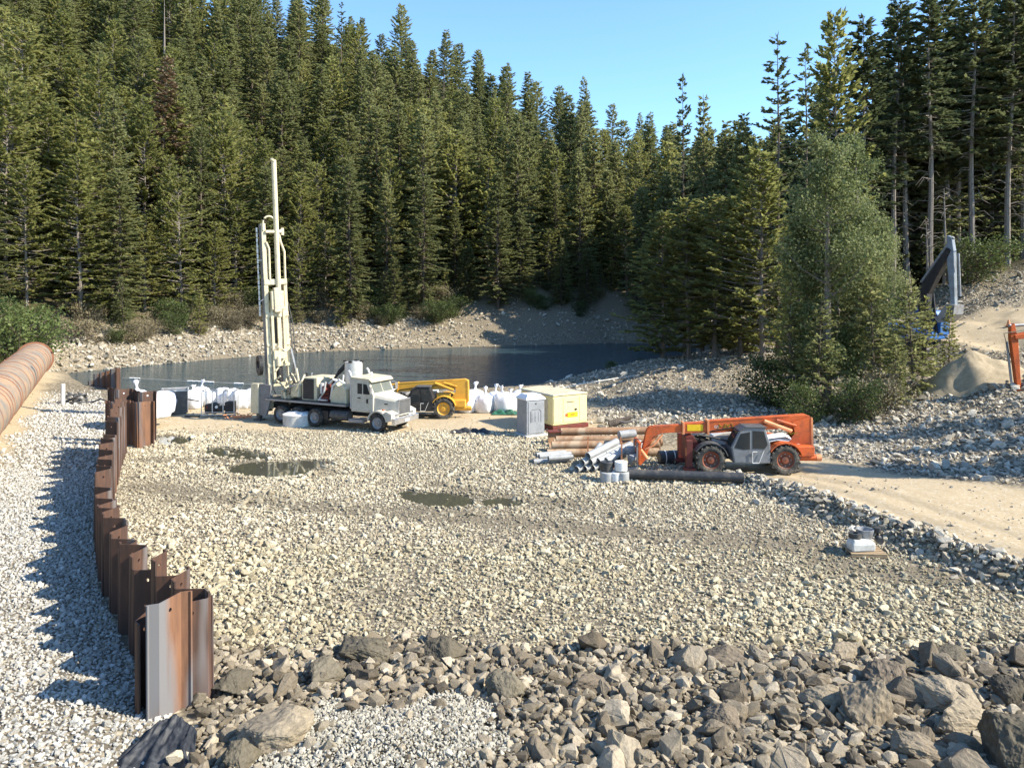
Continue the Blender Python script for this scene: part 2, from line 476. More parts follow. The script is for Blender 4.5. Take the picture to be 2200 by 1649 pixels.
PUDDLES = [  # outline in photo pixels, all lying in the pad
    [(432, 962), (470, 958), (520, 964), (560, 970), (592, 978), (585, 986), (540, 988), (500, 986), (470, 980), (440, 973)],
    [(478, 1002), (520, 992), (560, 988), (610, 990), (655, 986), (720, 987), (735, 993), (690, 1000), (672, 1014), (640, 1022), (575, 1027), (530, 1022), (505, 1020), (485, 1013)],
    [(848, 1056), (872, 1050), (890, 1055), (940, 1054), (985, 1060), (1020, 1066), (1024, 1082), (985, 1088), (925, 1088), (895, 1078), (865, 1070)],
    [(331, 936), (360, 934), (400, 938), (420, 948), (392, 956), (340, 955)],
    [(1030, 1072), (1080, 1066), (1140, 1078), (1100, 1086), (1040, 1084)],
]
PUD = []
for pl in PUDDLES:
    q_ = np.array([GP(px, py, 0.0) for px, py in pl]); c_ = q_.mean(0)
    PUD.append([tuple(v) for v in c_ + (q_ - c_) * 0.88])

def xwall(y):
    return np.interp(y, [p[1] for p in WALL_EXT], [p[0] for p in WALL_EXT])
def xroad(y, L):
    ys = [p[1] for p in L][::-1]; xs = [p[0] for p in L][::-1]
    return np.interp(y, ys, xs)
def pud_sd(x, y):
    s = np.full(x.shape, -1e9)
    for p in PUD: s = np.maximum(s, sdf_poly(x, y, p))
    return s
def height(x, y):
    x = np.asarray(x, float); y = np.asarray(y, float)
    big, med, fin = fbm(x * .07, y * .07), fbm(x * .3 + 5, y * .3), fbm(x * 1.1, y * 1.1 + 3)
    z = 0.10 * med + 0.05 * fin
    z = z + np.clip(17.2 - y, 0, 12) * 0.075
    z = z + 0.30 * np.clip(1.0 - np.hypot((x + 2.0) / 2.4, (y - 12.6) / 2.1), 0, 1)          # heap of fine gravel
    # left corridor beside the culvert
    dl = xwall(y) - x
    z = z + 0.6 * sstep(3.5, 9.0, dl) + 0.25 * sstep(0.3, 2.0, dl) * sstep(45, 15, y)
    # dirt road bench at the right
    dr = x - xroad(y, ROAD_A)
    onroad = sstep(-0.9, 0.4, dr) * sstep(34, 28, y)
    z = z + 0.42 * onroad
    # wheel ruts along the road
    for o_, dp in ((1.3, .05), (2.9, .06), (3.6, .03)):
        z = z - dp * np.exp(-((dr - o_ - .25 * np.sin(y * .25)) / .2) ** 2) * sstep(39, 33, y) * sstep(8, 12, y)
        z = z + dp * .6 * np.exp(-((dr - o_ - .45 - .25 * np.sin(y * .25)) / .18) ** 2) * sstep(39, 33, y)
    # ridge of rubble between road and pad
    z = z + 0.22 * np.exp(-((dr + 0.2) / 0.5) ** 2) * sstep(36, 31, y) * (0.5 + 1.2 * vnoise(x * .9, y * .9))
    # right bank
    t = x - 20.0
    z = z + 0.2 * (np.sqrt(t * t + 4) + t) / 2 * sstep(8, 26, y) * (1 + 0.25 * big) - 0.10
    z = z + np.clip(y - 50, 0, 60) * 0.09 * sstep(27, 36, x) * sstep(140, 100, y)
    z = z + 2.2 * sstep(69, 80, y) * sstep(37, 44, x)
    z = z + sstep(21, 26, x) * sstep(33, 40, y) * (0.9 * med + 0.25 * fin)
    # peninsula with the tree belt and its gravel berm
    pen = sstep(5, 13, x) * sstep(30, 22, x) * sstep(46, 64, y)
    z = z + 1.25 * pen + 0.6 * np.exp(-((x - 19.5) / 6) ** 2 - ((y - 66) / 4.0) ** 2)
    z = z + sstep(4, 8, x) * sstep(42, 47, y) * (0.45 * med + 0.12 * fin)
    # lake
    sd = sdf_poly(x, y, LAKE)
    shore = WATER_Z - sd * 0.33 + 0.25 * med
    z = np.where(sd > 0, WATER_Z - 0.05 - np.minimum(sd * 0.3, 3.0), np.minimum(z, np.maximum(shore, WATER_Z - 0.2)))
    # far bank and hillside
    dh = sdf_poly(x, y, HILL) + 2.2 * big * sstep(60, 80, y)
    toe = np.interp(y, [60, 80], [0.55, WATER_Z])
    bk = np.interp(x, [-40, -12, 5, 30], [0.42, 0.52, 0.74, 0.8])
    sl = np.interp(x, [-60, -20, 20, 60, 100], [0.64, 0.56, 0.37, 0.17, 0.12])
    wid = 11.0
    zh = toe + bk * np.minimum(dh, wid) + sl * np.clip(dh - wid, 0, 130) + 0.5 * med * sstep(0, 3, dh) + 1.8 * big * sstep(6, 20, dh)
    z = np.where(dh > 0, np.where(x > 22, np.maximum(zh, np.where(sd > -3, -9.0, z)), zh), z)
    # puddle dips
    near = (y > 24) & (y < 45) & (x < 4) & (x > -20)
    if np.any(near):
        s = np.full(x.shape, -10.0)
        s[near] = pud_sd(x[near], y[near])
        z = z * (1 - sstep(-1.0, -0.2, s)) - 0.10 * sstep(-0.35, 0.25, s)
    return z
def gz(x, y):
    return float(height(np.array([x]), np.array([y]))[0])

def axis_steps(segs):
    out = [segs[0][0]]
    for a, b, st in segs:
        n = max(1, int(round((b - a) / st)))
        out += list(a + (b - a) * (np.arange(n) + 1) / n)
    return np.array(out)
gx = axis_steps([(-420, -120, 10), (-120, -56, 2), (-56, -24, 0.6), (-24, 30, 0.3), (30, 56, 0.6), (56, 120, 2), (120, 420, 10)])
gy = axis_steps([(-60, 8, 4), (8, 44, 0.3), (44, 72, 0.5), (72, 145, 1.0), (145, 260, 3), (260, 640, 12)])
XX, YY = np.meshgrid(gx, gy, indexing='ij')
ZZ = height(XX, YY)
nx, ny = XX.shape
idx = np.arange(nx * ny).reshape(nx, ny)
quads = np.stack([idx[:-1, :-1], idx[1:, :-1], idx[1:, 1:], idx[:-1, 1:]], -1).reshape(-1, 4)
VV = np.stack([XX, YY, ZZ], -1).reshape(-1, 3)

def zones(x, y):
    """sand, forest floor, mud and loose gravel shares of the ground"""
    n = fbm(x * .35 + 40, y * .35); n2 = fbm(x * 1.3, y * 1.3 + 30)
    dl = xwall(y) - x
    sand = sstep(5.0, 6.5, dl + 2.2 * n + 0.4 * (y - 30) / 10) * sstep(90, 70, y)
    dr = x - xroad(y, ROAD_A); db = xroad(y, ROAD_B) - x
    road = sstep(0.1, 0.7, dr + 0.7 * n2) * sstep(-0.3, 1.2, db + 1.5 * n) * sstep(41, 36, y)
    apron = sstep(42.5, 44.2, y + 1.6 * n) * sstep(58, 52, y) * sstep(7, 4, x + 3 * n) * sstep(-0.5, 0.5, x - xwall(y))
    bench = sstep(33, 36, x + 3 * n) * sstep(54, 57, y + 2 * n) * sstep(70, 67, y + 2 * n)
    sand = np.maximum(np.maximum(sand, road), np.maximum(apron, bench))
    dh = sdf_poly(x, y, HILL)
    cut = .8 * sstep(1.0, 3.0, dh + 3 * n) * sstep(-22, -6, x + 10 * n) * sstep(60, 80, y) * sstep(16, 12, dh)  # brown cut-bank soil, darkened to paint in the far bank's shade
    forest = sstep(9, 15, dh + 6 * n)
    fr = sstep(36, 44, x + 4 * n) * sstep(72, 79, y + 3 * n)
    forest = np.maximum(forest, fr)
    mud_and_shade = np.zeros(x.shape)
    for L in LANES:
        mud_and_shade = np.maximum(mud_and_shade, sstep(1.0, 0.35, dist_line(x, y, L) + 1.1 * n2))
    mud_and_shade = np.maximum(mud_and_shade, 0.8 * sstep(-0.35, 0.0, pud_sd(x, y)) * ((x < 4) & (y > 24) & (y < 46)))
    for o_ in (1.3, 2.9):
        mud_and_shade = np.maximum(mud_and_shade, .35 * np.exp(-((dr - o_ - .25 * np.sin(y * .25)) / .35) ** 2) * road)
    mud_and_shade = np.maximum(mud_and_shade, cut)
    sdl = sdf_poly(x, y, LAKE)
    mud_and_shade = np.maximum(mud_and_shade, sstep(-1.5, 0.0, sdl))
    return np.clip(sand, 0, 1), np.clip(forest, 0, 1), np.clip(mud_and_shade, 0, 1)

def ground_mat():
    m, nt, p, out = new_mat('ground_soil')
    at = node(nt, 'ShaderNodeAttribute', attribute_name='zone')
    sep = node(nt, 'ShaderNodeSeparateColor'); nt.links.new(at.outputs['Color'], sep.inputs[0])
    f = noise(nt, 1.2, 8, 0.7); g = noise(nt, 9.0, 6, 0.7); big = noise(nt, 0.18, 4)
    tc = node(nt, 'ShaderNodeTexCoord')
    vo = node(nt, 'ShaderNodeTexVoronoi', i_Scale=5.5); nt.links.new(tc.outputs['Object'], vo.inputs['Vector'])
    vsm = node(nt, 'ShaderNodeTexVoronoi', i_Scale=14.0); nt.links.new(tc.outputs['Object'], vsm.inputs['Vector'])
    sepc = node(nt, 'ShaderNodeSeparateColor'); nt.links.new(vo.outputs['Color'], sepc.inputs[0])
    grav = mixc(nt, sepc.outputs[0], (0.25, 0.21, 0.145), (0.50, 0.43, 0.31))
    grav = mixc(nt, ramp(nt, vo.outputs['Distance'], [(0.25, 0.0), (0.6, 1.0)]), grav, (0.13, 0.11, 0.08))
    sand = mixc(nt, f, (0.30, 0.225, 0.135), (0.50, 0.41, 0.265))
    sand = mixc(nt, ramp(nt, g, [(0.55, 0.0), (0.75, 0.6)]), sand, (0.22, 0.17, 0.11))
    sepd = node(nt, 'ShaderNodeSeparateColor'); nt.links.new(vsm.outputs['Color'], sepd.inputs[0])
    sand = mixc(nt, ramp(nt, sepd.outputs[1], [(0.75, 0.0), (0.9, 0.5)]), sand, (0.52, 0.47, 0.38))
    forest = mixc(nt, f, (0.028, 0.024, 0.014), (0.10, 0.075, 0.04))
    forest = mixc(nt, ramp(nt, g, [(0.5, 0.0), (0.62, 0.7)]), forest, (0.05, 0.065, 0.02))
    mud_and_shade = mixc(nt, g, (0.12, 0.10, 0.07), (0.25, 0.21, 0.15))
    c = mixc(nt, sep.outputs[0], grav, sand)
    c = mixc(nt, sep.outputs[2], c, mud_and_shade)
    c = mixc(nt, sep.outputs[1], c, forest)
    nt.links.new(c, p.inputs['Base Color'])
    p.inputs['Roughness'].default_value = 0.95
    p.inputs['Specular IOR Level'].default_value = 0.15
    a = node(nt, 'ShaderNodeMath', operation='MULTIPLY_ADD')
    nt.links.new(vo.outputs['Distance'], a.inputs[0]); a.inputs[1].default_value = -1.0; nt.links.new(g, a.inputs[2])
    inv = node(nt, 'ShaderNodeMath', operation='MULTIPLY'); nt.links.new(a.outputs[0], inv.inputs[0])
    oms = node(nt, 'ShaderNodeMath', operation='MULTIPLY_ADD'); nt.links.new(sep.outputs[0], oms.inputs[0]); oms.inputs[1].default_value = -0.9; oms.inputs[2].default_value = 1.0
    nt.links.new(oms.outputs[0], inv.inputs[1])
    bump(nt, p, inv.outputs[0], 0.7, 0.08)
    return m
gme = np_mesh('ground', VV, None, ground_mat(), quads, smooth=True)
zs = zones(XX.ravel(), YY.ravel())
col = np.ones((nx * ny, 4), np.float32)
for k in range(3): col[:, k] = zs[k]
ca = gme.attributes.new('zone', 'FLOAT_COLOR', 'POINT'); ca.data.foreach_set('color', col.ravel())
tag(link('ground', gme), 'gravel and dirt ground of the work pad, banks and wooded hillside', None, None, 'structure')

lk = np_mesh('lake_water', [(-60, 55, WATER_Z), (90, 55, WATER_Z), (90, 160, WATER_Z), (-60, 160, WATER_Z)], None, M['lake'], [(0, 1, 2, 3)])
tag(link('lake_water', lk), 'dark still lake water below the wooded bank', None, None, 'structure')
for i, p in enumerate(PUD):
    # rounded outline of the puddle, slightly larger than the dip so that the gravel makes its edge
    c = np.array(p).mean(0); pts = []
    n = len(p)
    for k in range(n):
        a, b = np.array(p[k]), np.array(p[(k + 1) % n])
        for t in (0.0, 0.33, 0.66):
            q = a * (1 - t) + b * t
            pts.append(c + (q - c) * 1.06)
    V = [(q[0], q[1], -0.035) for q in pts] + [(c[0], c[1], -0.035)]
    T = [(k, (k + 1) % len(pts), len(pts)) for k in range(len(pts))]
    o = link('puddle_water', np_mesh('puddle_water', V, T, M['puddle']))
    tag(o, ['narrow muddy puddle near the sheet pile corner', 'widest puddle in the gravel mirroring the drill truck', 'dark greenish puddle in the middle of the gravel pad', 'small puddle at the foot of the sheet pile corner', 'shallow wet patch beside the greenish puddle'][i], None, None, 'structure')

# ------------------------------------------------------------------ stones
def hull_mesh(name, seed, n=13, squash=(1, .85, .7), mat=None, detail=0, amp=0.06, smooth=False):
    r = random.Random(seed)
    bm = bmesh.new()
    for k in range(n):
        v = Vector((r.gauss(0, 1), r.gauss(0, 1), r.gauss(0, 1))).normalized()
        v *= r.uniform(0.82, 1.0)
        bm.verts.new((v.x * squash[0] * .5, v.y * squash[1] * .5, v.z * squash[2] * .5))
    res = bmesh.ops.convex_hull(bm, input=bm.verts)
    junk = [e for e in res['geom_interior'] if isinstance(e, bmesh.types.BMVert)]
    if junk: bmesh.ops.delete(bm, geom=junk, context='VERTS')
    if detail:
        bmesh.ops.bevel(bm, geom=list(bm.edges), offset=0.018, segments=1, affect='EDGES', clamp_overlap=True)
        bmesh.ops.triangulate(bm, faces=bm.faces)
        for _ in range(detail):
            bmesh.ops.subdivide_edges(bm, edges=bm.edges, cuts=1, use_grid_fill=True)
        bm.normal_update()
        from mathutils import noise as mn
        off = Vector((seed * 3.1, seed * 1.7, 0))
        for v in bm.verts:
            q = v.co * 3.2 + off
            crack = abs(mn.noise(v.co * Vector((2.6, 2.6, 4.5)) + off * 2))
            v.co += v.normal * (amp * (.35 * mn.noise(q) + .55 * mn.fractal(q * 3.1, .8, 2.2, 3)) - .05 * max(0, .12 - crack) * 4 * amp * 8)
    bmesh.ops.recalc_face_normals(bm, faces=bm.faces)
    me = bpy.data.meshes.new(name); bm.to_mesh(me); bm.free()
    if mat: me.materials.append(mat)
    if smooth: me.polygons.foreach_set('use_smooth', np.ones(len(me.polygons), bool))
    return me

def proto_set(name, mat, count, n, squash, seed):
    col = bpy.data.collections.new(name)
    for k in range(count):
        o = bpy.data.objects.new('stone_form', hull_mesh('stone_form', seed + k, n, squash, mat))
        col.objects.link(o)
    return col
def scatter(name, label, P, size, tint, protos, seed, flat=0.75, kind='stuff'):
    """a bed of loose stones: one object, each stone an instance"""
    r = np.random.default_rng(seed)
    N = len(P)
    me = bpy.data.meshes.new(name)
    me.vertices.add(N); me.vertices.foreach_set('co', np.asarray(P, np.float32).ravel())
    rot = np.stack([r.normal(0, .45, N), r.normal(0, .45, N), r.random(N) * 6.283], -1).astype(np.float32)
    s = np.asarray(size)[:, None] * np.stack([r.uniform(.8, 1.25, N), r.uniform(.75, 1.1, N), r.uniform(.7, 1.1, N) * flat / .75], -1)
    a = me.attributes.new('rot', 'FLOAT_VECTOR', 'POINT'); a.data.foreach_set('vector', rot.ravel())
    a = me.attributes.new('scl', 'FLOAT_VECTOR', 'POINT'); a.data.foreach_set('vector', s.astype(np.float32).ravel())
    a = me.attributes.new('idx', 'INT', 'POINT'); a.data.foreach_set('value', r.integers(0, len(protos.objects), N).astype(np.int32))
    c = np.ones((N, 4), np.float32); c[:, :3] = tint
    a = me.attributes.new('tint', 'FLOAT_COLOR', 'POINT'); a.data.foreach_set('color', c.ravel())
    o = link(name, me)
    ng = bpy.data.node_groups.new(name + '_nodes', 'GeometryNodeTree')
    ng.interface.new_socket('Geometry', in_out='INPUT', socket_type='NodeSocketGeometry')
    ng.interface.new_socket('Geometry', in_out='OUTPUT', socket_type='NodeSocketGeometry')
    gi, go = ng.nodes.new('NodeGroupInput'), ng.nodes.new('NodeGroupOutput')
    ci = ng.nodes.new('GeometryNodeCollectionInfo'); ci.inputs['Collection'].default_value = protos
    ci.inputs['Separate Children'].default_value = True; ci.inputs['Reset Children'].default_value = True
    ip = ng.nodes.new('GeometryNodeInstanceOnPoints'); ip.inputs['Pick Instance'].default_value = True
    def na(nm, ty):
        n_ = ng.nodes.new('GeometryNodeInputNamedAttribute'); n_.data_type = ty; n_.inputs['Name'].default_value = nm
        return n_.outputs['Attribute']
    ng.links.new(gi.outputs[0], ip.inputs['Points']); ng.links.new(ci.outputs[0], ip.inputs['Instance'])
    ng.links.new(na('idx', 'INT'), ip.inputs['Instance Index'])
    ng.links.new(na('rot', 'FLOAT_VECTOR'), ip.inputs['Rotation']); ng.links.new(na('scl', 'FLOAT_VECTOR'), ip.inputs['Scale'])
    ng.links.new(ip.outputs[0], go.inputs[0])
    md = o.modifiers.new('stones', 'NODES'); md.node_group = ng
    return tag(o, label, None, None, kind)
def jitter(x0, x1, y0, y1, step, seed, keep):
    r = np.random.default_rng(seed)
    xs, ys = np.arange(x0, x1, step), np.arange(y0, y1, step)
    X, Y = np.meshgrid(xs, ys, indexing='ij')
    X = (X + r.uniform(-.5, .5, X.shape) * step).ravel(); Y = (Y + r.uniform(-.5, .5, Y.shape) * step).ravel()
    m = np.abs(X / np.maximum(Y, 1)) < 0.70                       # only ground the picture could see
    X, Y = X[m], Y[m]
    pr = keep(X, Y)
    m = r.random(X.shape) < pr
    return X[m], Y[m], r
M['cobble'] = stone_mat('cream_cobble', (0.40, 0.335, 0.225), (0.54, 0.475, 0.34), (0.64, 0.585, 0.45))
M['whitegravel'] = stone_mat('pale_gravel', (0.44, 0.42, 0.37), (0.58, 0.56, 0.50), (0.68, 0.66, 0.61))
M['greyrock'] = stone_mat('grey_rock', (0.165, 0.135, 0.095), (0.30, 0.255, 0.185), (0.50, 0.43, 0.32))
M['bankrock'] = stone_mat('bank_rock', (0.32, 0.285, 0.225), (0.48, 0.435, 0.35), (0.64, 0.59, 0.49))
P_cob = proto_set('cobble_forms', M['cobble'], 8, 14, (1, .8, .62), 100)
P_wht = proto_set('gravel_forms', M['whitegravel'], 6, 12, (1, .85, .7), 200)
P_gry = proto_set('rubble_forms', M['greyrock'], 10, 16, (1, .75, .6), 300)
P_bnk = proto_set('bank_forms', M['bankrock'], 6, 12, (1, .8, .65), 400)

RIPRAP = lambda x, y: sstep(17.6, 16.6, y + 1.3 * fbm(x * .4 + 9, y * .4) + 0.25 * np.sin(x)) * sstep(-0.2, 0.6, x - xwall(y))
FINE = lambda x, y: sstep(0.0, 0.22, 1.0 - np.hypot((x + 2.0) / 2.4, (y - 12.6) / 2.1) + 1.1 * fbm(x * .9, y * .9))
# cobbles of the work pad
def keep_pad(x, y):
    s, f, mu = zones(x, y)
    pd = np.full(x.shape, -9.0); nr = (y > 24) & (y < 45) & (x < 4); pd[nr] = pud_sd(x[nr], y[nr])
    k = (x > xwall(y) + .25) & (x < xroad(y, ROAD_A) - .2) & (y < 45)
    return k * (1 - 0.97 * s) * (1 - 0.4 * mu) * np.where(pd > -0.05, np.clip(.10 + 1.6 * fbm(x * .9 + 31, y * .9), .03, .8), 1.0) * (1 - .93 * RIPRAP(x, y)) * np.clip(1.0 + 1.5 * fbm(x * .28 + 70, y * .28), .45, 1)
x, y, r = jitter(-20, 16, 14.5, 44.6, 0.1, 1, keep_pad)
_, _, mu = zones(x, y)
big = fbm(x * .2, y * .2)
sz = np.clip(r.lognormal(math.log(.108), .42, len(x)), .045, .40) * np.clip(1 + 1.0 * fbm(x * .22 + 11, y * .22), .75, 1.2)
tn = (1 + .35 * big)[:, None] * (1 - .32 * mu)[:, None] * (1 + r.uniform(-.12, .12, (len(x), 1))) * np.array([1, 1, 1])
tn = tn * np.stack([np.ones(len(x)), 1 - .0 * y, 1 - .05 * (y < 24)], -1)
scatter('pad_cobble_gravel', 'cream cobble gravel spread over the work pad', np.stack([x, y, height(x, y) + sz * .12], -1), sz, tn, P_cob, 11)
# pale gravel left of the sheet piles
def keep_left(x, y):
    s, f, mu = zones(x, y)
    return (x < xwall(y) - .3) * (1 - .985 * s) * sstep(62, 52, y) * (x > xwall(y) - 11)
x, y, r = jitter(-34, -5, 12, 34, 0.084, 2, keep_left)
x2, y2, r2 = jitter(-36, -14, 34, 62, 0.16, 3, keep_left)
x, y = np.concatenate([x, x2]), np.concatenate([y, y2])
sz = np.clip(r.lognormal(math.log(.088), .36, len(x)), .04, .24) * np.where(y > 34, 1.5, 1.0)
scatter('pale_gravel_strip', 'pale crushed gravel strip beside the sheet pile wall', np.stack([x, y, height(x, y) + sz * .12], -1), sz, 1 + r.uniform(-.15, .12, (len(x), 1)), P_wht, 12)
# rubble along the road edge and right bank
def keep_edge(x, y):
    dr = x - xroad(y, ROAD_A)
    return np.exp(-((dr + .35) / .75) ** 2) * (y < 34)
x, y, r = jitter(6, 22, 11, 34, 0.15, 4, keep_edge)
sz = np.clip(r.lognormal(math.log(.2), .4, len(x)), .08, .6)
scatter('road_edge_rubble', 'grey rubble edge between dirt road and cobbles', np.stack([x, y, height(x, y) + sz * .15], -1), sz, 1 + r.uniform(-.2, .2, (len(x), 1)), P_bnk, 13)
def keep_bank(x, y):
    s, f, mu = zones(x, y)
    db = x - xroad(y, ROAD_B)
    nn = fbm(x * .35 + 40, y * .35)
    reg = np.maximum(sstep(-.6, .8, db) * (x > 11) * (y < 46), (y >= 43) * (x > 3))
    sd = sdf_poly(x, y, LAKE)
    return reg * (1 - .96 * s) * (1 - f) * (sd < -.2)
x, y, r = jitter(3, 34, 20, 50, 0.23, 5, keep_bank)
x2, y2, _ = jitter(3, 60, 50, 82, 0.36, 6, keep_bank)
x, y = np.concatenate([x, x2]), np.concatenate([y, y2])
sz = np.clip(r.lognormal(math.log(.19), .5, len(x)), .07, .9)
scatter('right_bank_rubble', 'pale broken rock covering the right bank below the trees', np.stack([x, y, height(x, y) + sz * .15], -1), sz, 1 + r.uniform(-.25, .2, (len(x), 1)), P_bnk, 14)
x, y, r = jitter(4, 30, 10, 45, 0.22, 21, lambda x, y: zones(x, y)[0] * (x > xroad(y, ROAD_A)) * np.clip(.12 + .9 * fbm(x * .5, y * .5), .02, 1))
x2, y2, _ = jitter(-22, 8, 42, 58, 0.3, 22, lambda x, y: zones(x, y)[0] * .3)
x3, y3, _ = jitter(-40, -10, 18, 66, 0.3, 23, lambda x, y: zones(x, y)[0] * .22)
x, y = np.concatenate([x, x2, x3]), np.concatenate([y, y2, y3])
sz = np.clip(r.lognormal(math.log(.07), .5, len(x)), .03, .3)
scatter('loose_road_stones', 'loose small stones strewn over the dirt road and sand', np.stack([x, y, height(x, y) + sz * .1], -1), sz, 1 + r.uniform(-.25, .2, (len(x), 1)), P_bnk, 18)
# far shore rocks
def keep_far(x, y):
    dh = sdf_poly(x, y, HILL); sd = sdf_poly(x, y, LAKE)
    return (dh > -.5) * sstep(11.5, 6, dh + 5 * fbm(x * .2, y * .2)) * (.3 + .7 * sstep(4, -22, x)) * (sd < .2) * (y > 60)
x, y, r = jitter(-56, 30, 60, 140, 0.42, 7, keep_far)
sz = np.clip(r.lognormal(math.log(.38), .45, len(x)), .15, 1.3)
scatter('far_shore_rubble', 'pale rocks along the far shore of the lake', np.stack([x, y, height(x, y) + sz * .15], -1), sz, 1 + r.uniform(-.25, .1, (len(x), 1)), P_bnk, 15)
# riprap band in the foreground: small filler pieces and fine gravel patch
x, y, r = jitter(-7, 12, 10.5, 18, 0.10, 8, lambda x, y: RIPRAP(x, y) * (1 - .9 * FINE(x, y)))
sz = np.clip(r.lognormal(math.log(.15), .45, len(x)), .06, .42)
scatter('riprap_chips', 'small angular chips between the foreground boulders', np.stack([x, y, height(x, y) + sz * .2], -1), sz, 1 + r.uniform(-.3, .25, (len(x), 1)), P_gry, 16)
x, y, r = jitter(-7, 12, 10.5, 18, 0.27, 24, lambda x, y: RIPRAP(x, y) * (1 - .92 * FINE(x, y)) * .8)
sz = np.clip(r.lognormal(math.log(.27), .3, len(x)), .17, .5)
scatter('riprap_rubble', 'angular grey-brown rubble filling the band across the foreground', np.stack([x, y, height(x, y) + sz * .24], -1), sz, 1 + r.uniform(-.3, .3, (len(x), 1)), P_gry, 19, flat=.85)
x, y, r = jitter(-7, 3, 10.5, 16, 0.05, 9, lambda x, y: RIPRAP(x, y) * FINE(x, y))
sz = np.clip(r.lognormal(math.log(.07), .35, len(x)), .03, .18)
scatter('fine_gravel_patch', 'patch of fine pale gravel among the foreground rocks', np.stack([x, y, height(x, y) + .05 + sz * .2], -1), sz, (1 + r.uniform(-.25, .12, (len(x), 1))) * np.array([.98, .95, .87]), P_wht, 17)
# 300 larger riprap rocks, each its own object
M['riprap'] = stone_mat('riprap_rock', (0.12, 0.098, 0.07), (0.235, 0.195, 0.14), (0.44, 0.375, 0.275), tint_attr=False, tex=4.0)
rock_forms = [hull_mesh('rock', 500 + k, 16, (1, .8, .65), M['riprap'], detail=1, amp=.05) for k in range(12)]
r = random.Random(4)
cnt = 0
while cnt < 285:
    x, y = r.uniform(-6.5, 11.5), r.uniform(11.6, 17.8)
    if abs(x / y) > .69 or x < -5.4 + (14.2 - y) * -.2: continue
    if r.random() > float(RIPRAP(np.array([x]), np.array([y]))[0]) * (1 - .85 * float(FINE(np.array([x]), np.array([y]))[0])): continue
    s = min(.95, max(.22, r.lognormvariate(math.log(.36), .45)))
    o = link('rock', rock_forms[cnt % 12], None, (x, y, gz(x, y) + s * .16), (r.gauss(0, .5), r.gauss(0, .5), r.uniform(0, 6.28)), (s * r.uniform(.9, 1.2), s * r.uniform(.8, 1.1), s * r.uniform(.8, 1.1)))
    w_ = ('near ' if y < 14.5 else 'far ') + ('left' if x < -1.2 else 'middle' if x < 4.2 else 'right')
    tag(o, f'angular grey-brown rock in the {w_} part of the foreground rubble band', 'rock', f'rocks of the {w_} foreground rubble')
    cnt += 1
# boulders one can point at: (photo x, photo base y, width m, depth m, height m, rotation, label)
M['boulder'] = stone_mat('boulder_rock', (0.18, 0.145, 0.105), (0.25, 0.205, 0.145), (0.33, 0.275, 0.195), tint_attr=False, tex=3.0)
M['boulderdark'] = stone_mat('dark_boulder_rock', (0.085, 0.073, 0.054), (0.13, 0.112, 0.08), (0.19, 0.165, 0.118), tint_attr=False, tex=3.2)
BOULD = [
    (1885, 1565, .95, .9, .95, .4, 0, 'tall brown boulder with a sunlit right face, beside the grey double boulder'),
    (1925, 1480, 1.15, .9, .55, 1.1, 0, 'flat-topped reddish brown boulder behind the tall brown boulder'),
    (2045, 1530, 1.35, 1.0, .62, 2.0, 0, 'wide pale grey boulder resting behind a blocky one at right'),
    (2085, 1590, 1.05, .8, .6, .2, 0, 'blocky tan boulder with a flat sunlit front at right'),
    (1985, 1650, 1.0, .6, .42, 2.6, 0, 'low slab-like tan boulder with jagged top near the bottom right'),
    (2190, 1690, 1.0, 1.0, 1.0, .9, 1, 'large dark mottled boulder cut by the right edge of the picture'),
    (2185, 1520, .7, .7, .6, .1, 1, 'dark boulder at the right edge behind the blocky tan one'),
    (1785, 1520, 1.0, .6, .45, 2.9, 0, 'wedge-shaped grey boulder with a long shadowed underside'),
    (585, 1640, 1.45, 1.0, .62, .35, 0, 'broad flat tan boulder beside the black fabric'),
    (510, 1685, .7, .6, .6, 1.5, 1, 'dark split boulder between black fabric and tan boulder'),
    (778, 1405, 1.35, .9, .55, 2.9, 1, 'rounded dark mossy boulder at the edge of the cobbles'),
    (962, 1402, 1.1, .8, .5, .3, 1, 'low dark boulder with a pale patch beside the mossy one'),
    (690, 1465, 1.0, .8, .45, 1.2, 1, 'dark brown boulder just below the mossy boulder'),
    (495, 1490, .85, .7, .45, .7, 1, 'dark rough boulder close to the nearest sheet pile'),
    (1085, 1500, .8, .7, .55, .5, 1, 'pointed boulder with a dark lichen cap in the rubble'),
    (1560, 1420, 1.1, .7, .4, 3.0, 0, 'long flat grey rock at the far edge of the rubble'),
    (1830, 1405, .85, .7, .4, .9, 0, 'rounded grey boulder at the far edge of the rubble by the right'),
    (2050, 1415, .75, .6, .4, .5, 1, 'small dark boulder topped with shade near the cobbles at right'),
    (1255, 1490, .95, .6, .35, .4, 0, 'long tan slab rock in the middle of the rubble band'),
    (1560, 1580, .75, .6, .4, 2.2, 0, 'pale sunlit rock in the rubble left of the low slab'),
]
for k, (px, py, w, d, h, rz, dk, lab) in enumerate(BOULD):
    x, y = GP(px, py, 0.15)
    me = hull_mesh('boulder', 700 + k * 3, 16, (1, 1, 1), M['boulderdark' if dk else 'boulder'], detail=4, amp=.05)
    o = link('boulder', me, None, (x, y + d * .35, gz(x, y) + h * .24), (0, 0, rz), (w * 1.2, d * 1.2, h * 1.4))
    tag(o, lab, 'boulder', 'boulders of the foreground rubble')
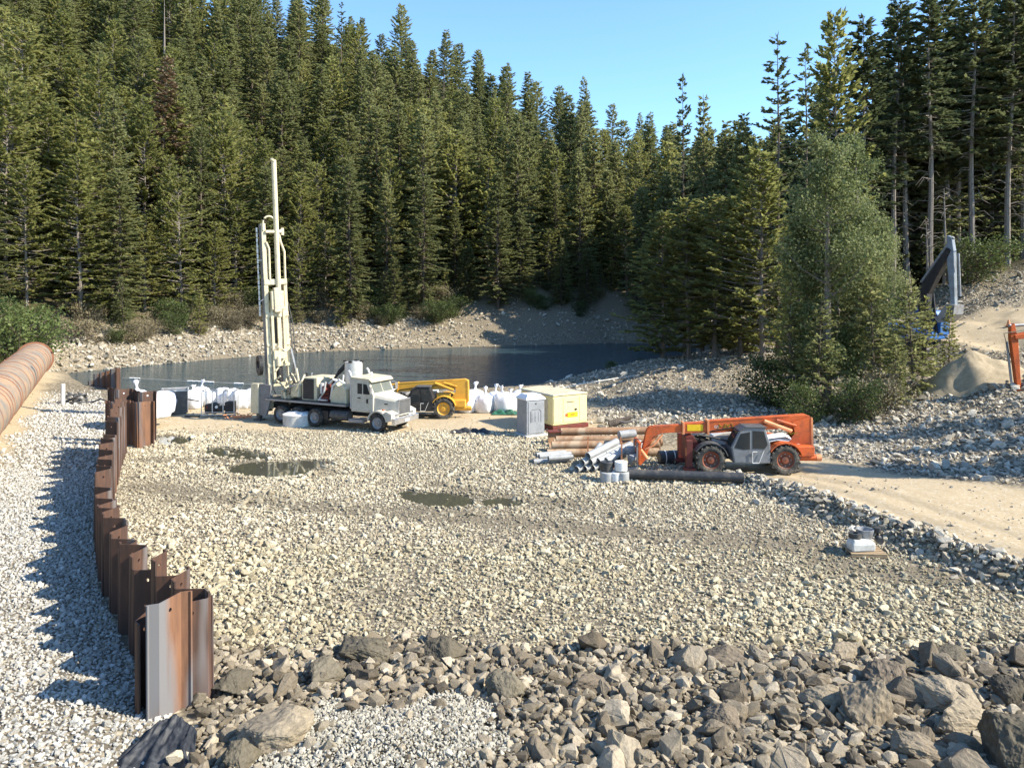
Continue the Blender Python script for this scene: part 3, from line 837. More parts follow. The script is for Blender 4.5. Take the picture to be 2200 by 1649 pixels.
# ------------------------------------------------------------------ trees
def spray_mesh(name, mat, items):
    """items: arrays base, tip, width vectors -> folded leaf-spray faces"""
    B, T, W, D = (np.asarray(a) for a in items)
    mid = (B + T) * .5 + D
    n = len(B)
    V = np.stack([B, mid - W, T, mid + W], 1).reshape(-1, 3)
    i = np.arange(n) * 4
    tris = np.concatenate([np.stack([i, i + 1, i + 2], -1), np.stack([i, i + 2, i + 3], -1)])
    return np_mesh(name, V, tris, mat)
def conifer(seed, H, R, c0, mat, bark, whorl=0.42, per=5, spray=.5, droop=.25, clump=0.0, dead=0, top=1.0, narrow=.85, irregular=.2):
    """one conifer: returns trunk mesh and crown mesh"""
    r = np.random.default_rng(seed)
    tb = MB()
    lean = r.normal(0, .012, 2)
    nseg = 9
    def axis(z): return np.array([lean[0] * z + .08 * math.sin(z * .35 + seed), lean[1] * z + .08 * math.cos(z * .3 + seed), z])
    pts = [axis(H * k / nseg - (.5 if k == 0 else 0)) for k in range(nseg + 1)]
    rad = [max(.02, .0105 * H * (1 - k / nseg) ** .85 * (1.25 if k == 0 else 1)) for k in range(nseg + 1)]
    tb.tube(pts, rad, 7)
    B, T, W, D = [], [], [], []
    z = c0 * H
    az = r.random() * 6
    while z < H * .985:
        t = (z / H - c0) / (1 - c0)
        prof = (1 - t) ** narrow * min(1.0, .55 + t * 3.2)
        if irregular and r.random() < irregular * .4: z += whorl * .6
        nb = per if t < .85 else max(3, per - 1)
        for k in range(nb):
            az += 2.39996 + r.normal(0, .25)
            L = R * prof * r.uniform(1 - irregular * 1.5, 1 + irregular * .8) * (1 + .22 * math.sin(3 * az + seed) * math.sin(z * .9 + seed)) + .25
            if L < .12: continue
            el = (.55 * t - droop) + r.normal(0, .10)
            d = np.array([math.cos(az) * math.cos(el), math.sin(az) * math.cos(el), math.sin(el)])
            side = np.array([-math.sin(az), math.cos(az), 0])
            p0 = axis(z + r.uniform(-.6, .6) * whorl)
            npos = max(2, int(L / .19))
            bend = -droop * .35 * L
            def pos(s): return p0 + d * L * s + np.array([0, 0, bend * (s * s) + .10 * L * s ** 4])
            tb.tube([pos(0), pos(.5), pos(.92)], [.012 * L + .012, .008 * L + .008, .006], 3)
            for q in range(npos):
                s = .28 + .72 * ((q + r.random() * .8) / npos) ** .85
                if clump and math.sin(s * 9 + az * 3) < -clump and s < .8: continue
                pp = pos(s)
                for sg in (-1, 1, 0):
                    ln = spray * r.uniform(.65, 1.25) * (1.05 - .45 * s) if sg else spray * r.uniform(.6, 1.0)
                    dirv = d * (.75 + .3 * s) + side * sg * r.uniform(.6, 1.1) + np.array([0, 0, r.uniform(-.38, .22)])
                    if not sg: dirv = d + r.normal(0, .35, 3) + np.array([0, 0, r.uniform(-.2, .35)])
                    dirv /= np.linalg.norm(dirv)
                    wv = np.cross(dirv, r.normal(0, 1, 3) * .55 + np.array([0, 0, 1]))
                    wv /= np.linalg.norm(wv) + 1e-6
                    B.append(pp - dirv * .04); T.append(pp + dirv * ln)
                    W.append(wv * ln * r.uniform(.20, .33)); D.append(np.array([0, 0, r.uniform(-.02, .1) * ln]) - dirv * ln * .08)
        z += whorl * (1.15 - .45 * t) * r.uniform(.8, 1.25)
    # leader
    for k in range(6):
        b = axis(H * (.965 + .005 * k)); dv = r.normal(0, .3, 3) + np.array([0, 0, 1.2]); dv /= np.linalg.norm(dv)
        B.append(b); T.append(b + dv * .55 * top); W.append(np.cross(dv, [1, .2, 0]) * .06); D.append(np.zeros(3))
    # bare dead limbs below the crown
    for k in range(dead):
        zz = r.uniform(.12 * H, (c0 + .1) * H); a = r.random() * 6.28; L = r.uniform(.7, 2.4)
        p0 = axis(zz); dv = np.array([math.cos(a), math.sin(a), r.uniform(-.25, .35)])
        mid = p0 + dv * L * .55 + np.array([0, 0, .15]); end = p0 + dv * L + np.array([0, 0, -.55 * L * r.random()])
        tb.tube([p0, mid, end], [.03, .02, .008], 3)
    trunk = bpy.data.meshes.new('trunk'); trunk.from_pydata(tb.v, [], tb.f); trunk.materials.append(bark)
    return trunk, spray_mesh('crown', mat, (B, T, W, D)), H
def broadleaf(seed, H, R, mat, bark, n=9000, leaf=.26, z0=.12, peak=.45, stems=1):
    r = np.random.default_rng(seed)
    tb = MB()
    tips = []
    for s in range(stems):
        off = r.normal(0, .25 * (stems > 1), 2)
        top = np.array([off[0] * 4, off[1] * 4, H * r.uniform(.8, .96)])
        base = np.array([off[0], off[1], -.4])
        tp = [base, base * .5 + top * .5 + np.append(r.normal(0, .2, 2), 0), top]
        tb.tube(tp, [.017 * H / (stems ** .5), .010 * H / (stems ** .5), .02], 7)
        nl = int(46 / stems)
        for k in range(nl):
            t = r.uniform(z0, .97); u = (t - .5) * 2
            p0 = (tp[0] * (1 - 2 * t) + tp[1] * 2 * t) if t < .5 else (tp[1] * (1 - u) + tp[2] * u)
            a = r.random() * 6.28
            prof = math.sin(math.pi * min(1, max(.02, (t - z0 * .6) / (1 - z0 * .6))) ** (math.log(.5) / math.log(peak))) ** .75
            L = R * prof * r.uniform(.55, 1.1) + .2
            e = p0 + np.array([math.cos(a) * L, math.sin(a) * L, L * r.uniform(.25, .9)])
            m_ = (p0 + e) / 2 + np.array([0, 0, -.12 * L])
            tb.tube([p0, m_, e], [.03 + .01 * L, .02 + .004 * L, .008], 4)
            tips.append((p0, m_, e, L))
    B, T, W, D = [], [], [], []
    for k in range(n):
        p0, m_, e, L = tips[r.integers(len(tips))]
        s = r.random() ** .55
        q = p0 * (1 - s) ** 2 + m_ * 2 * s * (1 - s) + e * s * s
        q = q + r.normal(0, .16 + .13 * L, 3) * np.array([1, 1, .8])
        dv = r.normal(0, 1, 3); dv /= np.linalg.norm(dv)
        ln = leaf * r.uniform(.6, 1.4)
        wv = np.cross(dv, r.normal(0, 1, 3)); wv /= np.linalg.norm(wv) + 1e-6
        B.append(q); T.append(q + dv * ln); W.append(wv * ln * .34); D.append(r.normal(0, .04, 3) * ln)
    trunk = bpy.data.meshes.new('trunk'); trunk.from_pydata(tb.v, [], tb.f); trunk.materials.append(bark)
    return trunk, spray_mesh('crown', mat, (B, T, W, D)), H

FIR = [conifer(1000 + k, 25, r_, c_, M['fir'], M['bark'], irregular=i_, droop=d_, per=6, spray=.6, narrow=n_) for k, (r_, c_, i_, d_, n_) in enumerate([(4.3, .05, .28, .16, .7), (3.8, .10, .32, .26, .75), (4.7, .08, .38, .14, .62), (4.0, .04, .28, .22, .8), (4.4, .14, .4, .24, .66), (3.6, .06, .35, .18, .6)])]
PINE = [conifer(1100 + k, 22, r_, c_, M['pine'], M['palebark'], irregular=i_, droop=d_, per=6, spray=.68, clump=cl, narrow=n_) for k, (r_, c_, i_, d_, cl, n_) in enumerate([(4.2, .08, .4, .05, .5, .5), (4.7, .12, .45, .0, .4, .55), (3.9, .06, .4, .1, .5, .6), (4.4, .10, .5, .06, .3, .45)])]
TALL = [conifer(1200 + k, 30, r_, c_, M['darkfir'], M['palebark'], irregular=.42, droop=.24, per=5, spray=.68, dead=60, narrow=.55, whorl=.42) for k, (r_, c_) in enumerate([(3.4, .42), (3.0, .5), (3.7, .36), (2.8, .46)])]
OPEN = [conifer(1300 + k, 26, r_, c_, M['darkfir'], M['bark'], irregular=.45, droop=.2, per=4, spray=.6, dead=10, whorl=.62, narrow=.8) for k, (r_, c_) in enumerate([(4.4, .08), (3.8, .12)])]
YOUNG = [conifer(1400 + k, 9, r_, .05, M[m_], M['bark'], irregular=.25, droop=.12, per=5, spray=.42, whorl=.3) for k, (r_, m_) in enumerate([(2.0, 'fir'), (1.7, 'pine'), (2.3, 'fir')])]
DEADT = [conifer(1500, 26, 3.4, .2, M['deadneedle'], M['bark'], irregular=.35, droop=.2, per=5, spray=.6)]
COTTON = [broadleaf(1600 + k, 16, r_, M['cotton'], M['palebark'], 26000, .13, .08, pk, 1) for k, (r_, pk) in enumerate([(2.5, .34), (2.1, .3), (2.3, .38)])]
BUSH = [broadleaf(1700 + k, 2.6, 1.6, M[m_], M['bark'], 4200, .12, .02, .45, 3) for k, m_ in enumerate(['bush', 'bush', 'dryshrub', 'dryshrub'])]
def tree(form, name, x, y, h, label, cat, group, wide=1.0, rz=None, seed=0, tilt=(0, 0), z=None):
    r = random.Random(seed * 7.13 + x * 3.1 + y)
    tr, cr, H = form
    s = h / H
    o = empty(name, (x, y, gz(x, y) - .05 if z is None else z), rot=(tilt[0], tilt[1], r.uniform(0, 6.28) if rz is None else rz), scale=(s * wide, s * wide, s))
    link('trunk', tr, o); link('crown', cr, o)
    return tag(o, label, cat, group)

r = random.Random(21)
hill_trees = []
yy = 62.0
placed = []
for attempt in range(26000):
    y = r.uniform(40, 238); x = r.uniform(-.74, .62) * y
    if y > 150 and x > .45 * y: continue
    placed.append((x, y))
cand = np.array(placed)
dhc = sdf_poly(cand[:, 0], cand[:, 1], HILL)
ok = dhc > np.where(cand[:, 0] > -25, 7.0, 9.5)
cand, dhc = cand[ok], dhc[ok]
grid = {}
def far_enough(x, y, d, cell=4.0):
    ci, cj = int(x // cell), int(y // cell)
    n = int(d // cell) + 2
    for a in range(ci - n, ci + n + 1):
        for b in range(cj - n, cj + n + 1):
            for (u, v) in grid.get((a, b), ()):
                if (u - x) ** 2 + (v - y) ** 2 < d * d: return False
    return True
for (x, y), d in zip(cand, dhc):
    sp = 4.4 if d < 26 else (5.3 if d < 60 else 6.5)
    if far_enough(x, y, sp):
        grid.setdefault((int(x // 4), int(y // 4)), []).append((x, y)); hill_trees.append((x, y, d))
n_fir = n_pine = 0
def where(px, d):
    side = 'left of the drill mast' if px < 560 else ('behind the drill truck' if px < 900 else ('behind the white bags' if px < 1260 else 'at the right end of the hill'))
    row = 'in the shoreline row' if d < 24 else ('midway up the slope' if d < 62 else 'near the top of the slope')
    return row + ' ' + side
for (x, y, d) in sorted(hill_trees, key=lambda t: t[1]):
    px = CX + F_PX * x / y
    pp = .66 if px < 320 else (.46 if px < 900 else .34)
    if d > 45: pp *= .55
    h = r.uniform(17, 28) if d > 16 else r.uniform(9, 23)
    if r.random() < .18: h *= .72
    if px > 1250: h *= .9
    wd = r.uniform(.85, 1.25) * (25 / max(h, 12)) ** .35
    if r.random() < pp and n_pine < 290:
        n_pine += 1
        o = tree(PINE[r.randrange(4)], 'pine_tree', x, y, h, 'yellow-green pine ' + where(px, d), 'tree', 'hillside pines ' + where(px, d), wd)
    elif n_fir < 298:
        n_fir += 1
        o = tree(FIR[r.randrange(6)], 'fir_tree', x, y, h * 1.08, 'dark green fir ' + where(px, d), 'tree', 'hillside firs ' + where(px, d), wd)
print('TREES', n_fir, n_pine, len(hill_trees))
# single trees one can point at on the far side
x, y = -62, 128
tree(DEADT[0], 'dead_fir_tree', PT(345, 400, 118).x, 118, 31, 'fir with a reddish brown dead top high on the left hillside', 'tree', None, 1.25)
for px, y, top, lab in [(870, 196, 70, 'thin dark fir breaking the skyline above the centre of the lake'), (955, 190, 85, 'pale spindly fir on the skyline right of the thin dark one'), (1255, 176, 165, 'slender fir standing above the skyline at the low end of the hill'), (735, 186, 5, 'gappy tall fir at the left end of the open skyline'), (1090, 182, 135, 'broad fir on the skyline midway down the slope')]:
    X = (px - CX) * y / F_PX; zt = PT(px, top, y).z; zb = gz(X, y)
    tree(OPEN[0] if px in (955, 735) else FIR[1], 'skyline_fir_tree', X, y, max(14, zt - zb), lab, 'tree', None, .7)
# belt of trees on the right peninsula: (px, D, top py, kind, width, label)
BELT = [
    (1672, 66, 70, 'O0', 1.0, 'tall ragged fir with wide open branches against the sky'),
    (1605, 75, 250, 'F3', .95, 'dense dark fir left of the ragged fir on the peninsula'),
    (1470, 88, 160, 'O1', .8, 'solitary pointed fir rising above the low saddle'),
    (1508, 92, 205, 'F1', .85, 'second pointed fir just right of the solitary one'),
    (1555, 84, 265, 'F3', .9, 'short-topped fir in the gap right of the pointed pair'),
    (1425, 74, 455, 'P2', 1.0, 'bushy fir at the left tip of the peninsula beside the water'),
    (1478, 71, 430, 'P0', 1.0, 'broad fir leaning over the gravel berm at the water end'),
    (1535, 69, 420, 'P3', 1.05, 'green fir behind the pale gravel berm'),
    (1590, 69, 420, 'P2', .9, 'lighter green pine behind the pale gravel berm'),
    (1640, 64, 320, 'P1', .95, 'fir with a dark straight trunk showing, left of the cottonwood'),
    (1735, 70, 105, 'O1', .95, 'thin topped fir right of the ragged fir'),
    (1800, 74, 35, 'P0', .9, 'pale green fir rising behind the cottonwood'),
    (1862, 76, 30, 'T2', 1.0, 'dark fir behind the right side of the cottonwood'),
    (1770, 80, 150, 'F3', 1.0, 'dense fir filling the gap behind the cottonwood'),
    (1915, 80, 20, 'T0', 1.0, 'bare-trunked conifer nearest the cottonwood on the right bank'),
    (1950, 86, -10, 'T1', 1.0, 'bare-trunked conifer with the straightest pale trunk on the right bank'),
    (2000, 78, -25, 'T3', 1.05, 'bare-trunked conifer behind the grey excavator arm'),
    (2038, 88, -60, 'T2', 1.0, 'bare-trunked conifer just right of the excavator arm'),
    (2085, 82, -45, 'T0', 1.05, 'bare-trunked conifer with many dead drooping limbs on the right bank'),
    (2125, 92, -60, 'T1', 1.0, 'bare-trunked conifer among the shade at the right'),
    (2160, 82, -40, 'T2', 1.1, 'bare-trunked conifer with a forked dead limb near the right edge'),
    (2200, 88, -60, 'T3', 1.1, 'bare-trunked conifer cut by the right edge'),
    (2235, 84, -60, 'T0', 1.1, 'conifer just beyond the right edge of the picture'),
]
KIND = {'O': OPEN, 'F': FIR, 'P': PINE, 'T': TALL}
for k, (px, y, top, kd, w, lab) in enumerate(BELT):
    X = (px - CX) * y / F_PX; zb = gz(X, y); h = PT(px, top, y).z - zb
    tree(KIND[kd[0]][int(kd[1])], 'conifer_tree' if kd[0] != 'P' else 'pine_tree', X, y, h, lab, 'tree', 'trees of the right bank', w * 24 / max(h, 16) if kd[0] != 'T' else w, seed=k, tilt=(0, .02 if px > 1900 else 0))
# darker rows behind them
for k in range(74):
    y = 90 + (k % 4) * 8 + r.uniform(-3, 3); X = (0.30 + 0.40 * ((k * .618) % 1) ** .7) * y
    if sdf_poly(np.array([X]), np.array([y]), LAKE)[0] > -2: continue
    tree((FIR + TALL)[k % 10], 'fir_tree', X, y, r.uniform(24, 31) * (1.0 if X > .46 * y else .8), 'dark fir in the shaded rows deep behind the right bank trees', 'tree', 'firs behind the right bank trees', 1.1)
# trees at the hidden end of the lake; their shade falls on the far bank
for k, (X, y, h) in enumerate([(31, 113, 28), (33.5, 117, 31), (31, 120.5, 30), (38, 112, 30), (28.5, 123, 27), (41, 118, 30), (34, 108, 28), (29.8, 117, 27), (37, 123, 30), (25.5, 127, 25), (31, 127, 28), (29, 109.5, 24), (22, 129, 22)]):
    tree(FIR[k % 6], 'fir_tree', X, y, h, 'fir at the hidden end of the lake behind the peninsula trees', 'tree', 'firs at the hidden end of the lake', 1.1)
# dead grey snags
for k, (px, y, top, lab) in enumerate([(352, 150, -5, 'pale dead snag high on the left hillside'), (2028, 76, 405, 'broken pale snag behind the excavator arm'), (1990, 74, 480, 'short grey snag left of the excavator arm')]):
    X = (px - CX) * y / F_PX; zb_ = gz(X, y); h = PT(px, top, y).z - zb_
    g = MB(); q = random.Random(k + 40)
    g.tube([(0, 0, -.3), (.1, 0, h * .5), (.05, .1, h)], [.011 * h + .06, .008 * h + .04, .03], 7)
    for _ in range(16):
        zz = q.uniform(.3, .95) * h; a_ = q.uniform(0, 6.28); L_ = q.uniform(.5, 1.8)
        g.tube([(.08, .04, zz), (.08 + math.cos(a_) * L_ * .6, .04 + math.sin(a_) * L_ * .6, zz + .2), (.08 + math.cos(a_) * L_, .04 + math.sin(a_) * L_, zz - .2)], [.05, .03, .01], 4)
    o = empty('dead_snag', (X, y, zb_)); tag(o, lab, 'tree'); g.build('trunk', M['palebark'], o)
# trees beyond the frame whose shade falls on the right bank
for k, (X, y, h) in enumerate([(38, 28.5, 15), (47, 27.0, 22), (46, 35.5, 17), (40, 32.5, 13)]):
    tree(FIR[k % 5], 'fir_tree', X, y, h, 'fir out of sight to the right whose shade falls on the bank', 'tree', 'firs shading the right bank')
# broad-leaved group and small conifers in front
for k, (px, y, top, form, w, name, lab) in enumerate([
    (1775, 50, 205, COTTON[0], .98, 'cottonwood_tree', 'tallest pale cottonwood behind the orange telehandler'),
    (1835, 51, 230, COTTON[1], 1.0, 'cottonwood_tree', 'cottonwood just right of the tallest one, nearly as tall'),
    (1890, 51.5, 440, COTTON[2], .95, 'cottonwood_tree', 'shorter cottonwood at the right end of the clump'),
    (1715, 52, 430, COTTON[2], .9, 'cottonwood_tree', 'slim cottonwood at the left end of the clump'),
    (1880, 48.5, 560, YOUNG[0], 1.0, 'young_fir_tree', 'young fir at the foot of the cottonwoods, right of centre'),
    (1960, 50, 590, YOUNG[2], 1.0, 'young_fir_tree', 'young fir below the grey excavator arm'),
    (1990, 54, 640, YOUNG[1], 1.0, 'young_fir_tree', 'young fir standing before the blue machine'),
    (1945, 56, 610, YOUNG[0], .9, 'young_fir_tree', 'young fir between cottonwoods and excavator arm'),
    (2040, 51.5, 660, YOUNG[1], .95, 'young_fir_tree', 'small fir right of the blue machine'),
    (1700, 50, 590, YOUNG[1], 1.0, 'young_fir_tree', 'young light green fir left of the cottonwood foot'),
    (1760, 47.5, 640, YOUNG[2], 1.05, 'young_fir_tree', 'young dark fir behind the telehandler boom'),
    (1920, 47, 720, YOUNG[0], 1.2, 'young_fir_tree', 'low fir spreading over the rocks below the cottonwoods'),
    (1815, 45.5, 815, BUSH[0], .9, 'leafy_bush', 'bright green bush at the foot of the cottonwoods'),
    (1735, 46, 825, BUSH[1], .9, 'leafy_bush', 'dark bush left of the bright one behind the telehandler'),
    (1665, 52, 770, BUSH[1], 1.1, 'leafy_bush', 'low bush on the gravel left of the cottonwoods'),
    (1860, 46.5, 800, BUSH[3], 1.1, 'dry_bush', 'brownish bush right of the bright green bush'),
    (1318, 74, 775, BUSH[1], 1.3, 'leafy_bush', 'dark bush on the spit at the edge of the water'),
    (1365, 76, 780, BUSH[0], 1.0, 'leafy_bush', 'small green bush right of the one on the spit'),
    (1275, 77, 795, BUSH[2], 1.0, 'dry_bush', 'dry yellowish tuft at the tip of the spit'),
    (2150, 76, 520, YOUNG[1], 1.0, 'young_fir_tree', 'green sapling on the bank below the bare trunks'),
    (2075, 76, 520, BUSH[0], 1.5, 'leafy_bush', 'broad shaded bush under the bare trunks'),
    (2110, 77, 545, BUSH[2], 1.3, 'dry_bush', 'reddish dry bush along the top of the right bank'),
]):
    X = (px - CX) * y / F_PX; zb = gz(X, y); h = PT(px, top, y).z - zb
    tree(form, name, X, y, max(h, .8), lab, 'tree' if 'tree' in name else 'bush', 'trees and bushes of the cottonwood clump', w, seed=k)
# leafy mass behind the culvert and shrubs along the far bank
for k, (px, y, h) in enumerate([(-40, 66, 5.5), (0, 71, 5.2), (40, 77, 4.6), (-25, 74, 6), (72, 83, 3.4), (15, 82, 5)]):
    X = (px - CX) * y / F_PX
    tree(BUSH[k % 2], 'leafy_bush', X, y, h, 'dense green bush in the thicket behind the rusty culvert', 'bush', 'thicket behind the culvert', 1.1, seed=k)
for k in range(72):
    t = r.random() ** 1.5; X = -50 + 74 * t
    if X > -8 and k % 3: continue
    ys = np.interp(X, [-50, -47, -38, -30, -10, 5, 22, 45], [70, 81, 96, 107, 116, 121, 127, 134])
    d = r.uniform(5.5, 12.5)
    Y = ys + d; X2 = X - d * .5 * (X < -25)
    f = BUSH[2 + k % 2] if k % 3 else BUSH[k % 2]
    tree(f, 'dry_bush' if k % 3 else 'leafy_bush', X2, Y, r.uniform(1.3, 3.4), 'dry greyish brown shrub on the far bank under the firs' if k % 3 else 'green shrub on the far bank under the firs', 'bush', 'dry shrubs of the far bank' if k % 3 else 'green shrubs of the far bank', r.uniform(1, 1.5), seed=k)
for k in range(16):
    X = -46 + 5.0 * k + r.uniform(-1.5, 1.5)
    ys = np.interp(X, [-50, -47, -38, -30, -10, 5, 22, 45], [70, 81, 96, 107, 116, 121, 127, 134])
    tree(YOUNG[k % 3], 'young_fir_tree', X, ys + r.uniform(7, 12), r.uniform(4, 8), 'young conifer at the forest edge above the far shore', 'tree', 'young conifers of the far bank', 1.0, seed=k)
# ------------------------------------------------------------------ sheet piles
def pile_mesh(name, mat, flip, H=3.6, hole=True):
    """one Z-shaped sheet pile, local x along the wall, top at z=0, with a lifting hole near the top"""
    d, t, w = .22, .022, .66
    line = [(-.04, d), (.15, d), (.50, -d), (w + .01, -d)]
    if flip: line = [(a, -b) for a, b in line]
    mb = MB()
    # outline offset to give the plate its thickness
    def off(i):
        p = [Vector((a, b)) for a, b in line]
        ns = []
        for k in (max(i - 1, 0), min(i, len(p) - 2)):
            e = (p[k + 1] - p[k]).normalized(); ns.append(Vector((-e.y, e.x)))
        n = (ns[0] + ns[1]).normalized()
        return n * t / max(.5, n.dot(ns[0]))
    A = [(line[i][0], line[i][1]) for i in range(4)]
    Bq = [(line[i][0] + off(i).x, line[i][1] + off(i).y) for i in range(4)]
    z0, z1 = -H, 0.0
    for s in range(3):
        if s == 1 and hole:
            # plate with an octagonal hole through it
            hz, hr = -.22, .04
            for side, Q in ((0, A), (1, Bq)):
                a, b = Vector(Q[1]), Vector(Q[2]); e = (b - a); L = e.length; e.normalize()
                c = L / 2
                ring = [(c + hr * math.cos(k * math.pi / 4 + math.pi / 8), hz + hr * math.sin(k * math.pi / 4 + math.pi / 8)) for k in range(8)]
                out = [(L, hz + .1), (L, 0), (L * .4, 0), (0, 0), (0, hz - .05), (0, -.5), (L * .6, -.5), (L, -.5)]
                vs = [(a.x + e.x * u, a.y + e.y * u, zz) for u, zz in ring + out]
                mb.add(vs, [(k, (k + 1) % 8, (k + 1) % 8 + 8, k + 8) for k in range(8)])
                mb.add([(a.x, a.y, -H), (b.x, b.y, -H), (b.x, b.y, -.5), (a.x, a.y, -.5)], [(0, 1, 2, 3)])
            ra, rb = [], []
            for Q, dst in ((A, ra), (Bq, rb)):
                a, b = Vector(Q[1]), Vector(Q[2]); e = (b - a); L = e.length; e.normalize()
                for k in range(8):
                    u, zz = L / 2 + hr * math.cos(k * math.pi / 4 + math.pi / 8), hz + hr * math.sin(k * math.pi / 4 + math.pi / 8)
                    dst.append((a.x + e.x * u, a.y + e.y * u, zz))
            mb.add(ra + rb, [(k, (k + 1) % 8, (k + 1) % 8 + 8, k + 8) for k in range(8)])
            mb.add([(*A[1], 0), (*A[2], 0), (*Bq[2], 0), (*Bq[1], 0)], [(0, 1, 2, 3)])
        else:
            P = [A[s], A[s + 1], Bq[s + 1], Bq[s]]
            mb.prism(P, z0, z1, 'z')
    # interlock bulbs at both edges
    for (a, b) in (line[0], line[3]):
        mb.cyl((a, b, -H), (a, b, -.004), .03, n=6)
    me = bpy.data.meshes.new(name); me.from_pydata(mb.v, [], mb.f)
    bm = bmesh.new(); bm.from_mesh(me); bmesh.ops.recalc_face_normals(bm, faces=bm.faces); bm.to_mesh(me); bm.free()
    me.materials.append(mat)
    return me
PM = [[pile_mesh('sheet_pile', M[m_], fl) for fl in (0, 1)] for m_ in ('pile', 'pilelight')]
def pile_wall(root_name, label, pts, tops, mats, seed):
    """tops: function of distance along the wall giving the top height"""
    r = random.Random(seed)
    root = tag(empty(root_name, (pts[0][0], pts[0][1], 0)), label, 'sheet piling')
    P = [Vector(p) for p in pts]
    seg = [(P[i + 1] - P[i]).length for i in range(len(P) - 1)]
    total = sum(seg); s = 0.0; k = 0
    while s < total - .3:
        q = s; i = 0
        while q > seg[i] and i < len(seg) - 1: q -= seg[i]; i += 1
        p = P[i] + (P[i + 1] - P[i]) * (q / seg[i])
        e = (P[i + 1] - P[i]).normalized()
        q2 = s + .66; j = 0
        while q2 > seg[j] and j < len(seg) - 1: q2 -= seg[j]; j += 1
        p2 = P[j] + (P[j + 1] - P[j]) * min(1.3, q2 / seg[j])
        e = (p2 - p).normalized()
        z = tops(s, k, r)
        mt = PM[mats(k, r)][k % 2]
        o = link('sheet_pile', mt, root, (p.x - pts[0][0], p.y - pts[0][1], z), (r.gauss(0, .008), r.gauss(0, .012), math.atan2(e.y, e.x)))
        k += 1; s += .66
    return root
def tops_main(s, k, r):
    base = np.interp(s, [0, .9, 2, 4, 7, 11, 16, 21, 27], [2.05, 2.3, 2.25, 2.05, 1.9, 1.75, 1.9, 2.2, 2.5])
    return float(base) + r.choice([-.22, -.1, 0, .06, .15, .24])
pile_wall('sheet_pile_wall', 'long ragged wall of rusty sheet piles running along the gravel pad', [(-7.1, 14.45), (-6.45, 13.9), (-5.85, 14.45), (-7.0, 15.9)] + WALL[1:], tops_main, lambda k, r: 1 if k == 1 or r.random() < .12 else 0, 3)
# return panel at the far corner and the short run beyond it
pile_wall('sheet_pile_corner', 'rusty sheet pile panel facing the camera at the far corner of the wall', [(-20.9, 39.3), (-18.2, 38.9)], lambda s, k, r: 2.2 + .03 * (k % 2), lambda k, r: 1, 5)
pile_wall('sheet_pile_backing', 'dark sheet piles with lifting holes standing behind the rusty corner panel', [(-21.3, 40.3), (-18.4, 40.0)], lambda s, k, r: 2.75 - .05 * k, lambda k, r: 0, 6)
pile_wall('far_sheet_piles', 'short run of sheet piles at the water end beyond the corner', [(-36.4, 66.0), (-33.2, 63.0), (-31.2, 61.0)], lambda s, k, r: -.05 + .45 * (k > 2) + .12 * k, lambda k, r: k % 2, 7)

# ------------------------------------------------------------------ culvert pipe
c0 = Vector((-20.0, 26.4, 2.0)); c1 = Vector((-40.4, 65.0, 2.0))
cd = (c1 - c0).normalized()
root = tag(empty('culvert_pipe', (c0.x, c0.y, 0)), 'huge rusty steel culvert pipe wrapped with hoops at the left edge', 'pipe')
base = Vector((c0.x, c0.y, 0))
Lc = (c1 - c0).length; nsec = 7
for k in range(nsec):
    a, b = c0 + cd * (Lc * k / nsec), c0 + cd * (Lc * (k + 1) / nsec - .03)
    MB().pipe(a - base, b - base, 1.28 + .012 * (k % 2), .03, 40).build('pipe_section', M['culvert'], root, smooth=True)
r = random.Random(8)
k = 0; s = .5
while s < Lc:
    p = c0 + cd * s - base
    tiltv = cd + Vector((r.gauss(0, .05), r.gauss(0, .05), r.gauss(0, .05)))
    tiltv.normalize()
    MB().pipe(p - tiltv * .035, p + tiltv * .035, 1.315, .04, 40).build('hoop', M['culvrust'], root, smooth=True)
    s += r.choice([1.0, 1.8, 2.6, 3.1]); k += 1
MB().pipe(c1 - cd * .25 - base, c1 - base, 1.42, .16, 40).build('end_flange', M['culvrust'], root)

# ------------------------------------------------------------------ wheels
def wheel(parent, x, y, z, R, w, tyre, rim, lugs=0, side=1, hub=.55):
    """wheel with tyre and rim, axis along y; side = +1 when the outer face looks to +y"""
    g = empty('wheel', (x, y, z), 0, parent)
    h = w / 2
    t = MB().rev((0, 0, 0), [(-h * .85, R * .62), (-h, R * .78), (-h * .9, R * .95), (-h * .55, R), (h * .55, R), (h * .9, R * .95), (h, R * .78), (h * .85, R * .62)], 32)
    if lugs:
        for k in range(lugs):
            for sg in (-1, 1):
                a = 2 * math.pi * (k + .25 * sg) / lugs
                Mx = Matrix.Rotation(-a, 4, 'Y')
                t.box(R * .94, R * 1.04, sg * h * .08, sg * h * .95, -.04, .05, Mx @ Matrix.Rotation(.35 * sg, 4, 'X'))
    t.build('tyre', M[tyre], g, smooth=True)
    s = side
    MB().rev((0, 0, 0), [(-s * h * .5, .05), (-s * h * .5, R * .60), (s * h * .80, R * .63), (s * h * .86, R * .60), (s * h * .45, R * .50), (s * h * .35, R * .30), (s * h * .72, R * .24), (s * h * .78, .02)], 24).build('rim', M[rim], g, smooth=True)
    nb = MB()
    for k in range(8):
        a = k * math.pi / 4
        c = Vector((math.cos(a) * R * .40, s * h * .40, math.sin(a) * R * .40))
        nb.cyl(c, c + Vector((0, s * .04, 0)), R * .035, n=6)
    nb.build('wheel_nuts', M['steel'], g)
    return g

